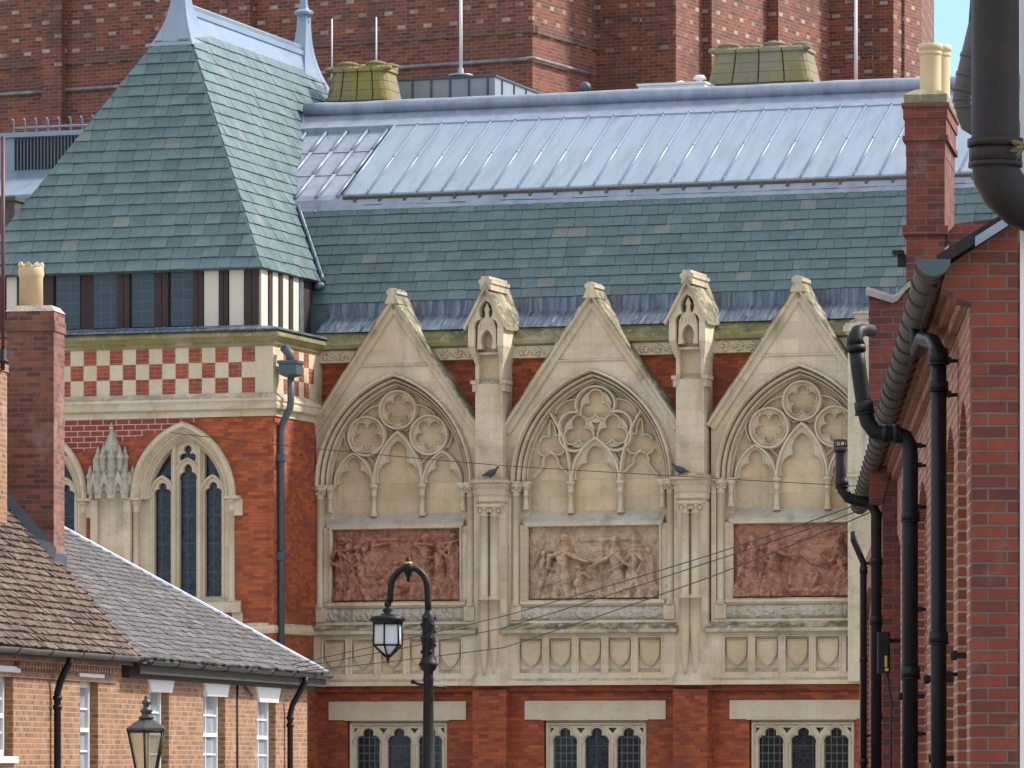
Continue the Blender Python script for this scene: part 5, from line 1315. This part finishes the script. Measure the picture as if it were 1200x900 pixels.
# vent pipe that steps round the gutter
d2 = S.d_at(1067, RP); pz = lambda py, r_=RP: zz(py, r_, d2); rx = lambda px: S.r_at(px, d2)
arcp = lambda c, r_, a0_, a1_, n=6: [(c[0]+r_*math.cos(R(a0_+(a1_-a0_)*k/n)), d2, c[1]+r_*math.sin(R(a0_+(a1_-a0_)*k/n))) for k in range(n+1)]
path = [(rx(1003), d2, pz(402)), (rx(1006), d2, pz(430)), (rx(1013), d2, pz(480)), (rx(1017), d2, pz(495)), (rx(1025), d2, pz(506)), (rx(1036), d2, pz(508.5)), (rx(1052), d2, pz(508.5)), (rx(1061), d2, pz(512)), (rx(1066), d2, pz(522)), (RP, d2, pz(534)), (RP, d2, 0)]
v2 = pipe(path, .062, 'soil_pipe', [(1,.95,.05),(9,.12,.04),(9,.43,.05),(5,.1,.03),(5,.9,.03)], [pz(522), pz(545), pz(594), pz(714), pz(860)], 'vent pipe with a long crooked top leaning out past the gutter')
m = MB(); q = [(rx(1003), d2, pz(404)), (rx(1002), d2, pz(396)), (rx(1005), d2, pz(389)), (rx(1013), d2+.15, pz(384)), (rx(1022), d2+.3, pz(384))]
m.tube(q, [.075,.066,.058,.05,.05], 12); m.tube([q[0], (rx(1003.5), d2, pz(412))], .078, 12); m.build('cowl', M['black'], v2)
# shorter vent pipe with wire balloon
d3_ = S.d_at(1027, RP); pz = lambda py, r_=RP: zz(py, r_, d3_); rx = lambda px: S.r_at(px, d3_)
path = [(rx(985), d3_, pz(522)), (rx(986), d3_, pz(562)), (rx(987.5), d3_, pz(574)), (rx(994), d3_, pz(583)), (rx(1004), d3_, pz(587)), (rx(1014), d3_, pz(588)), (rx(1022), d3_, pz(592)), (RP, d3_, pz(603)), (RP, d3_, 0)]
v3 = pipe(path, .060, 'soil_pipe', [(1,.3,.05),(7,.12,.04),(7,.27,.05)], [pz(602), pz(684), pz(841)], 'vent pipe with a short hooked top and wire balloon')
m = MB(); a, z = rx(985), pz(522)
for k in range(8): m.tube([(a+.066*math.cos(k*math.pi/4), d3_+.066*math.sin(k*math.pi/4), z-.02), (a+.066*math.cos(k*math.pi/4), d3_+.066*math.sin(k*math.pi/4), z+.05)], .008, 5)
m.lathe(a, d3_, [(.07,z+.045),(.075,z+.05),(.075,z+.065),(.01,z+.075)], 12); m.lathe(a, d3_, [(.072,z-.06),(.074,z-.02),(.06,z-.015)], 12); m.build('balloon_guard', M['gutter'], v3)
d4 = S.d_at(1012, RP+.02); pz = lambda py, r_=RP: zz(py, r_, d4)
pipe([(rgut,d4,zg-.09),(rgut,d4,zg-.2),(RP+.02,d4,zg-.5),(RP+.02,d4,0)], .042, 'downpipe', [(2,.02,.04),(2,.3,.03),(2,.62,.04)], [pz(660), pz(862)])
# alarm box with its cable, and small brackets
d5 = 50.0; rb_ = S.r_at(1028.5, d5); zb0, zb1 = zz(789, rb_, d5), zz(741, rb_, d5)
m = MB(); m.loft([[(rb_,d5-.05,z),(rb_+.012,d5-.06,z),(S.r_at(1041,d5),d5-.06,z),(S.r_at(1043,d5),d5-.03,z),(S.r_at(1043,d5),d5+.28,z),(rb_,d5+.28,z)] for z in (zb0, zb1)])
bx_ = m.build('alarm_box', M['black'], bh)
m = MB(); m.box(S.r_at(1036.5,d5), S.r_at(1039.5,d5), d5-.068, d5-.061, zb0+.06, zb0+.17); m.box(S.r_at(1036.8,d5), S.r_at(1041,d5), d5-.067, d5-.0615, zb0+.02, zb0+.05); m.build('sticker', M['yellow'], bx_)
m = MB(); rr_ = RW+.0; m.box(S.r_at(1043,d5), RW+.05, d5+.10, d5+.13, zb1-.10, zb1-.06); m.build('bracket', M['black'], bx_)
m = MB(); m.tube([(S.r_at(1040,d5),d5,zb0+.02),(S.r_at(1041,d5),d5,zb0-.12),(S.r_at(1045,d5),d5,zb0-.3),(S.r_at(1044,d5),d5,zb0-.5),(S.r_at(1044,d5),d5,.3)], .011, 6)
m.build('cable', M['cable'], bh)
m = MB(); m.tube([(RW-.01,d5-2,4.1),(RW-.01,d5-2,.3)], .012, 6); m.build('cable', M['cable'], bh)
for px, py, d in ((1120,768,32.3),(1088,796,35),(1094,889,34.6),(1057,816,43)):
    m = MB(); r_ = S.r_at(px, d); m.box(r_-.03, RW+.08, d+.04, d+.07, zz(py,r_,d)-.02, zz(py,r_,d)+.02); m.lathe(r_-.01, d+.06, [(.02,zz(py,r_,d)-.03),(.025,zz(py,r_,d)+.03)], 8); m.build('wall_bracket', M['iron_brown'], bh)

# house behind with stepped parapet gable and chimney
G = Frame(0, 0, 8.8)
gh_ = thing('chimney_house', 'red brick gable house with tall chimney carrying two cream pots', 'house', G, G.r_at(1062, 51), 51, 0)
d = 51.0
GP = lambda px, py: (G.r_at(px, d), G.z_at(py, G.r_at(px, d), d))
m = MB()
a = GP(1018,346); m.prism([(a[0],zEv+.3),(G.r_at(1230,d),zEv+.3),(G.r_at(1230,d),GP(1120,250)[1]),GP(1120,262),GP(1062,330),GP(1050,352),a], d, d+.35)
m.prism([(a[0],zEv+.301),(G.r_at(1018,d),GP(1018,590)[1]),(G.r_at(1034,d),GP(1034,590)[1]),(G.r_at(1050,d),zEv+.301)], d+.01, d+.34)
m.box(G.r_at(1034,d), G.r_at(1230,d), d+.02, d+9, 0, zEv+.29)
gl_ = m.build('gable_wall', M['brick_street'], gh_)
m = MB(); rr_ = random.Random(5)
ed = [(1015,343),(1022,345),(1034,349),(1046,353),(1052,350),(1062,338),(1074,326),(1090,312),(1112,292)]
rings = []
for px, py in ed:
    p = GP(px, py); j = rr_.uniform(-.012,.012)
    rings.append([(p[0],d-.04,p[1]-.03+j),(p[0],d-.05,p[1]+.03+j),(p[0],d+.1,p[1]+.07),(p[0],d+.38,p[1]+.02)])
m.loft(rings); m.build('coping', M['mortar'], gl_)
c0, c1 = G.r_at(1062, d-.05), G.r_at(1107, d-.05); dk = min(G.d_at(1118.5, c1), d+1.6)
zc = lambda py: G.z_at(py, c0, d)
m = MB(); y0 = d-.05
m.box(c0, c1, y0, dk, zc(330), zc(183))
for e, p0, p1 in ((.035,276,266),(.035,166,160),(.03,140,127),(.045,127,122)): m.box(c0-e, c1+e, y0-e, dk+e, zc(p0), zc(p1))
m.box(c0-.004, c1+.004, y0-.004, dk+.004, zc(184), zc(123))
m.box(c0-.015, c1+.015, y0-.015, dk+.015, zc(160), zc(140))
cs_ = m.build('chimney_stack', M['brick_street'], gh_)
m = MB(); m.loft([[(c0-e,y0-e,z),(c1+e,y0-e,z),(c1+e,dk+e,z),(c0-e,dk+e,z)] for e, z in ((.02,zc(122)),(.025,zc(112)),(-.03,zc(108)),(-.10,zc(104)))]); m.build('flaunching', M['stone_mossy'], cs_)
for px, dd, top in ((1090.5, .30, 52), (1101, min(.95, dk-d-.3), 54)):
    r_ = G.r_at(px, d+dd); zt = G.z_at(top, r_, d+dd); q = .107
    m = MB(); m.lathe(r_, d+dd, [(q*1.06,zc(110)),(q*1.0,zc(106)),(q*.99,zt-.115),(q*.99,zt-.11),(q*1.07,zt-.105),(q*1.07,zt-.085),(q*1.0,zt-.08),(q*1.03,zt-.06),(q*1.16,zt-.05),(q*1.16,zt-.005),(q*1.1,zt),(q*.9,zt),(q*.85,zt-.2)], 18); m.build('chimney_pot', M['cream_pot'], cs_)
m = MB(); p = GP(1056,300); m.box(p[0]-.04,c0-.003,d+.05,d+.15,p[1]-.1,p[1]+.02); m.box(p[0]-.09,p[0]+.02,d+.0,d+.2,p[1]+.02,p[1]+.06); m.build('lead_flashing', M['black'], cs_)
m = MB(); p0, p1 = GP(1050,356), GP(1230,200)
m.loft([[(p0[0],y,p0[1]-.05),(p1[0],y,p1[1]-.05),(p1[0],y,p1[1]-.2),(p0[0],y,p0[1]-.2)] for y in (d+.39, d+9)]); m.build('roof', M['slate_grey'], gh_)

# nearest house, only its corner and its great iron waste pipe reach into view
nh = thing('near_house', 'house corner at right edge carrying a thick rusty black waste pipe', 'house', S, 1.2, 17, 0)
dn = 17.0; xr = lambda px: S.r_at(px, dn); zn = lambda py: S.z_at(py, xr(1170), dn)
m = MB(); xw_ = xr(1197.3); m.prism([(xw_,dn+.12),(xw_+2.2,dn+.12),(xw_+2.2,dn+6),(xw_*(dn+6)/dn+.35,dn+6)], 0, 5.2, axis='z'); m.build('wall', M['white'], nh)
xc = xr(1166.5); rp2 = (xr(1196)-xr(1138))/2*.98
path = [(xc,dn,5.2),(xc,dn,zn(185)),(xc+.005,dn,zn(206)),(xc+.03,dn,zn(222)),(xc+.085,dn,zn(240)),(xc+.16,dn,zn(250)),(xc+.26,dn+.05,zn(254))]
m = MB(); m.tube(path, rp2, 20)
m.tube([(xc,dn,zn(193)),(xc,dn,zn(170))], rp2*1.10, 20); m.tube([(xc,dn,zn(172)),(xc,dn,zn(163))], rp2*1.17, 20); m.tube([(xc,dn,zn(196)),(xc,dn,zn(190))], rp2*1.13, 20)
m.build('waste_pipe', M['iron_brown'], nh)
d6 = dn+1.2; x6 = lambda px: S.r_at(px, d6); z6 = lambda py: S.z_at(py, x6(1130), d6)
m = MB(); q = [(x6(1146),d6,z6(28)),(x6(1137),d6,z6(66)),(x6(1128),d6,z6(106)),(x6(1127),d6,z6(116)),(x6(1130),d6,z6(135)),(x6(1134),d6,z6(146)),(x6(1142),d6,z6(151)),(x6(1160),d6,z6(152)),(x6(1197),d6,z6(152))]
m.tube(q, [.034,.034,.034,.032,.027,.027,.027,.027,.027], 14)
for a_, b_ in ((1,2),): 
    for f_ in (0, .55, 1.0):
        p = Vector(q[a_]).lerp(Vector(q[b_]), f_); u = (Vector(q[b_])-Vector(q[a_])).normalized(); m.tube([p-u*.007, p+u*.007], .0375, 14)
for f_ in (.05, .5):
    p = Vector(q[3]).lerp(Vector(q[4]), f_); m.tube([p+Vector((0,0,.005)), p-Vector((0,0,.005))], .0335, 14)
m.tube([(x6(1146),d6,z6(28)),(x6(1150),d6,z6(-30)),(x6(1150),d6,5.2)], .034, 14)
m.build('branch_pipe', plain_mat('grey brown enamel pipe', (.085,.07,.06), .5, 0, .5, (.04,.033,.03), 6), nh)
m = MB(); x0 = S.r_at(1137, dn+.3)
m.tube([(S.r_at(1133,dn+.3),dn+.3,S.z_at(240,x0,dn)),(S.r_at(1134,dn+.3),dn+.3,S.z_at(268,x0,dn))], .02, 10)
rr_ = random.Random(4)
wd_ = thing('wall_weed', 'small dry weed sprouting beside the thick waste pipe collar', 'weed', S, xr(1199), dn-.1, zn(172))
m = MB()
for k in range(26):
    a = rr_.uniform(2.2, 4.2); L = rr_.uniform(.02,.055); b0v = Vector((xr(1199), dn-.09, zn(172)-.02*rr_.random())); tip = b0v+Vector((math.cos(a)*L, rr_.uniform(-.02,.02), math.sin(a)*L*.7+rr_.uniform(-.02,.01))); w_ = Vector((0,.0015,.003))
    m.add([b0v-w_, b0v+w_, (b0v+tip)/2+w_*1.6, tip, (b0v+tip)/2-w_*1.6], [(0,1,2,3,4)])
m.build('leaves', plain_mat('dry weed', (.12,.11,.03), .8, 0, .6, (.2,.13,.05), 40), wd_)

# ================================================================ lamps, cables and pigeons
def W(px, py, Y): return ((px-600)/FPX*Y, Y, EYE+(HOR-py)/FPX*Y)
Y = 70.0; x0, _, _ = W(502, 0, Y); Z = lambda py: W(0, py, Y)[2]; XX = lambda px: W(px, 0, Y)[0]
sl_o = thing('swan_neck_lamp', 'black cast iron street lamp with swan neck arm and hanging glass lantern', 'street lamp', None, x0, Y, 0)
m = MB(); m.lathe(x0, Y, [(.20,0),(.20,.12),(.16,.16),(.15,.7),(.17,.72),(.15,.78),(.085,.85),(.070,Z(812)),(.068,Z(800)),(.078,Z(796)),(.068,Z(793)),(.068,Z(787)),(.10,Z(785)),(.12,Z(781)),(.14,Z(779)),(.12,Z(776)),(.10,Z(772)),(.085,Z(768)),(.09,Z(755)),(.105,Z(750)),(.09,Z(744)),(.085,Z(738)),(.095,Z(735)),(.085,Z(730)),(.09,Z(722)),(.06,Z(719)),(.05,Z(715))], 14)
for k in range(7):
    for j in range(3): a = 2*math.pi*j/3+k; m.ball((x0+.085*math.cos(a), Y+.085*math.sin(a), Z(724+k*8)), .03, .03, .035, 6, 4)
m.build('post', M['black'], sl_o)
cx_ = XX(478.5); ra = (XX(503)-XX(457))/2
pth = [(XX(502), Y, Z(722)), (XX(501.5), Y, Z(705))]
cc = (XX(479.5), Z(690)); hh = Z(665)-Z(690)
pth += [(cc[0]+(XX(501)-cc[0])*math.cos(R(t)), Y, cc[1]+hh*math.sin(R(t))) for t in range(0, 181, 12)]
pth += [(XX(457.5), Y, Z(700)), (XX(456.5), Y, Z(706))]
m = MB(); m.tube(pth, .046, 10)
m.lathe(XX(478.5), Y, [(.02,Z(682)),(.03,Z(676)),(.05,Z(672)),(.07,Z(668)),(.08,Z(664)),(.05,Z(660)),(.04,Z(657)),(.03,Z(654)),(.01,Z(652))], 8)
m.build('swan_neck', M['black'], sl_o)
m = MB(); m.lathe(XX(478.5), Y, [(.05,Z(661.5)),(.055,Z(660)),(.05,Z(658.5))], 8); m.build('collar_band', M['yellow'], sl_o)
m = MB(); m.tube([(XX(484),Y,Z(799)),(XX(491),Y,Z(802)),(XX(521),Y,Z(806))], .02, 6); m.ball((XX(484),Y,Z(799)), .035,.035,.035); m.ball((XX(521),Y,Z(806)), .025,.025,.025); m.build('ladder_bar', M['black'], sl_o)
xl = XX(454.5)
m = MB(); m.lathe(xl, Y, [(.04,Z(704)),(.05,Z(709)),(.03,Z(712)),(.08,Z(715)),(.05,Z(718)),(.10,Z(719.5)),(.11,Z(721)),(.225,Z(722)),(.24,Z(724)),(.25,Z(727)),(.215,Z(729)),(.205,Z(732)),(.05,Z(732))], 16)
lt_ = m.build('lantern', M['black'], sl_o)
m = MB(); n = 6
def hx(r_, z, ph=.3): return [(xl+r_*math.cos(ph+2*math.pi*k/n), Y+r_*math.sin(ph+2*math.pi*k/n), z) for k in range(n)]
A_, B_, C_ = hx(.20, Z(731)), hx(.205, Z(756)), hx(.03, Z(770))
for P_, Q_ in ((A_, B_), (B_, C_)):
    for k in range(n): m.tube([P_[k], Q_[k]], .013, 6)
for k in range(n): m.tube([B_[k], B_[(k+1) % n]], .015, 6)
m.lathe(xl, Y, [(.04,Z(767)),(.045,Z(769)),(.02,Z(771)),(.03,Z(773)),(.01,Z(775)),(.02,Z(776.5)),(.004,Z(777.5))], 8)
m.build('lantern_frame', M['black'], lt_)
m = MB(); m.loft([hx(.19, Z(731)), hx(.195, Z(756)), hx(.02, Z(768))]); m.build('lantern_glass', M['lamp_glass'], lt_)
# tapered lantern in front of the cottages
Y2 = 57.0; xg = W(171.5, 0, Y2)[0]; Z2_ = lambda py: W(0, py, Y2)[2]
tl = thing('tapered_lantern_lamp', 'black lamp post with tapered four sided lantern and amber panes before the cottages', 'street lamp', None, xg, Y2, 0)
m = MB(); zb = Z2_(918); m.lathe(xg, Y2, [(.16,0),(.16,.1),(.11,.15),(.10,.6),(.06,.7),(.045,zb-.25),(.06,zb-.22),(.05,zb-.1),(.07,zb-.04),(.08,zb)], 12); m.build('post', M['black'], tl)
def sq(r_, z, ph=R(28), n=6): return [(xg+r_*math.cos(ph+2*math.pi*k/n), Y2+r_*math.sin(ph+2*math.pi*k/n), z) for k in range(n)]
T_, B_ = sq(.222, Z2_(857)), sq(.10, Z2_(916)); n = 6
m = MB()
for k in range(n): m.tube([T_[k], B_[k]], .013, 6); m.tube([T_[k], T_[(k+1) % n]], .018, 6); m.tube([B_[k], B_[(k+1) % n]], .014, 6); m.tube([Vector(T_[k]), Vector(T_[k])+Vector((.015*math.cos(R(28)+k*math.pi/3), .015*math.sin(R(28)+k*math.pi/3), .03))], .012, 6)
lf_ = m.build('lantern_frame', M['iron_brown'], tl)
m = MB(); m.loft([sq(.215, Z2_(857)-.005), sq(.095, Z2_(916))]); m.build('lantern_glass', M['amber_glass'], lf_)
m = MB(); m.loft([sq(.24, Z2_(855.5)), sq(.235, Z2_(853)), sq(.075, Z2_(842))])
m.lathe(xg, Y2, [(.09,Z2_(842)),(.095,Z2_(841)),(.05,Z2_(838)),(.06,Z2_(835)),(.075,Z2_(833)),(.04,Z2_(830)),(.03,Z2_(827)),(.055,Z2_(824)),(.05,Z2_(821.5)),(.02,Z2_(819.5)),(.025,Z2_(817)),(.004,Z2_(814))], 12)
m.build('lantern_roof', plain_mat('weathered black lamp roof', (.05,.045,.042), .4, .2, .4), lf_)
# overhead cables
def cable(pts, label, r_=.0075):
    P_ = [Vector(p) for p in pts]; c_ = (P_[0]+P_[-1])/2
    o = thing('overhead_cable', label, 'cable', None, P_[0].x, P_[0].y, P_[0].z, 'overhead cables')
    m = MB(); out = []
    n_ = 10
    for a, b in zip(P_[:-1], P_[1:]):
        for k in range(n_): 
            q = a.lerp(b, k/n_); q.z -= 4*(k/n_)*(1-k/n_)*(b-a).length*.0012; out.append(q)
    out.append(P_[-1]); m.tube(out, r_, 5); m.build('cable', M['cable'], o)
cable([W(200,507,106.6), W(360,525,104), W(594,546,101), W(780,557,99), W(1013,570,96)], 'upper cable sagging gently across the traceried arches')
cable([W(340,779,87.5), W(590,722,77), W(830,651,67), W(1016,587,57)], 'topmost of three lower cables rising from slate cottage to black pipes')
cable([W(344,783,87.4), W(590,736,77), W(830,659,67), W(1016,595,57)], 'middle one of three lower cables rising from slate cottage to black pipes')
cable([W(348,787,87.3), W(590,759,77), W(830,677,67), W(1018,601,57)], 'lowest of three lower cables rising from slate cottage to black pipes')
# pigeons on the string course
def pigeon(px, py, t, face, label):
    s_ = HALL.r_at(px, t); z = ZS+.01
    o = thing('pigeon', label, 'bird', HALL, s_, t, z, 'pigeons on the string course')
    m = MB(); ax = [(-.20,.075,.012),(-.13,.095,.03),(-.06,.115,.062),(.02,.13,.078),(.08,.15,.068),(.12,.185,.045),(.135,.22,.036),(.15,.245,.034),(.175,.25,.02),(.195,.243,.006)]
    rings = []
    for x, zz_, r_ in ax: rings.append([(s_+face*x*.55, t-x*.6+r_*math.cos(a)*.9, z+zz_+.02+r_*math.sin(a)) if False else (s_+face*x+0*r_, t+r_*math.cos(a)*.85, z+zz_+.03+r_*math.sin(a)) for a in [2*math.pi*k/10 for k in range(10)]])
    m.loft(rings, smooth=True); m.build('body', M['pigeon'], o)
    for dy in (-.03, .03):
        m = MB(); m.tube([(s_+face*.0,t+dy,z+.09),(s_+face*.01,t+dy,z+.0)], .008, 6); m.tube([(s_+face*-.01,t+dy,z+.006),(s_+face*.04,t+dy,z+.006)], .008, 6); m.build('leg', M['red_pole'], o)
pigeon(575, 553, -.46, 1, 'dark pigeon standing on the capital left of the middle arch')
pigeon(797, 549, -.46, -1, 'dark pigeon standing on the capital right of the middle arch')
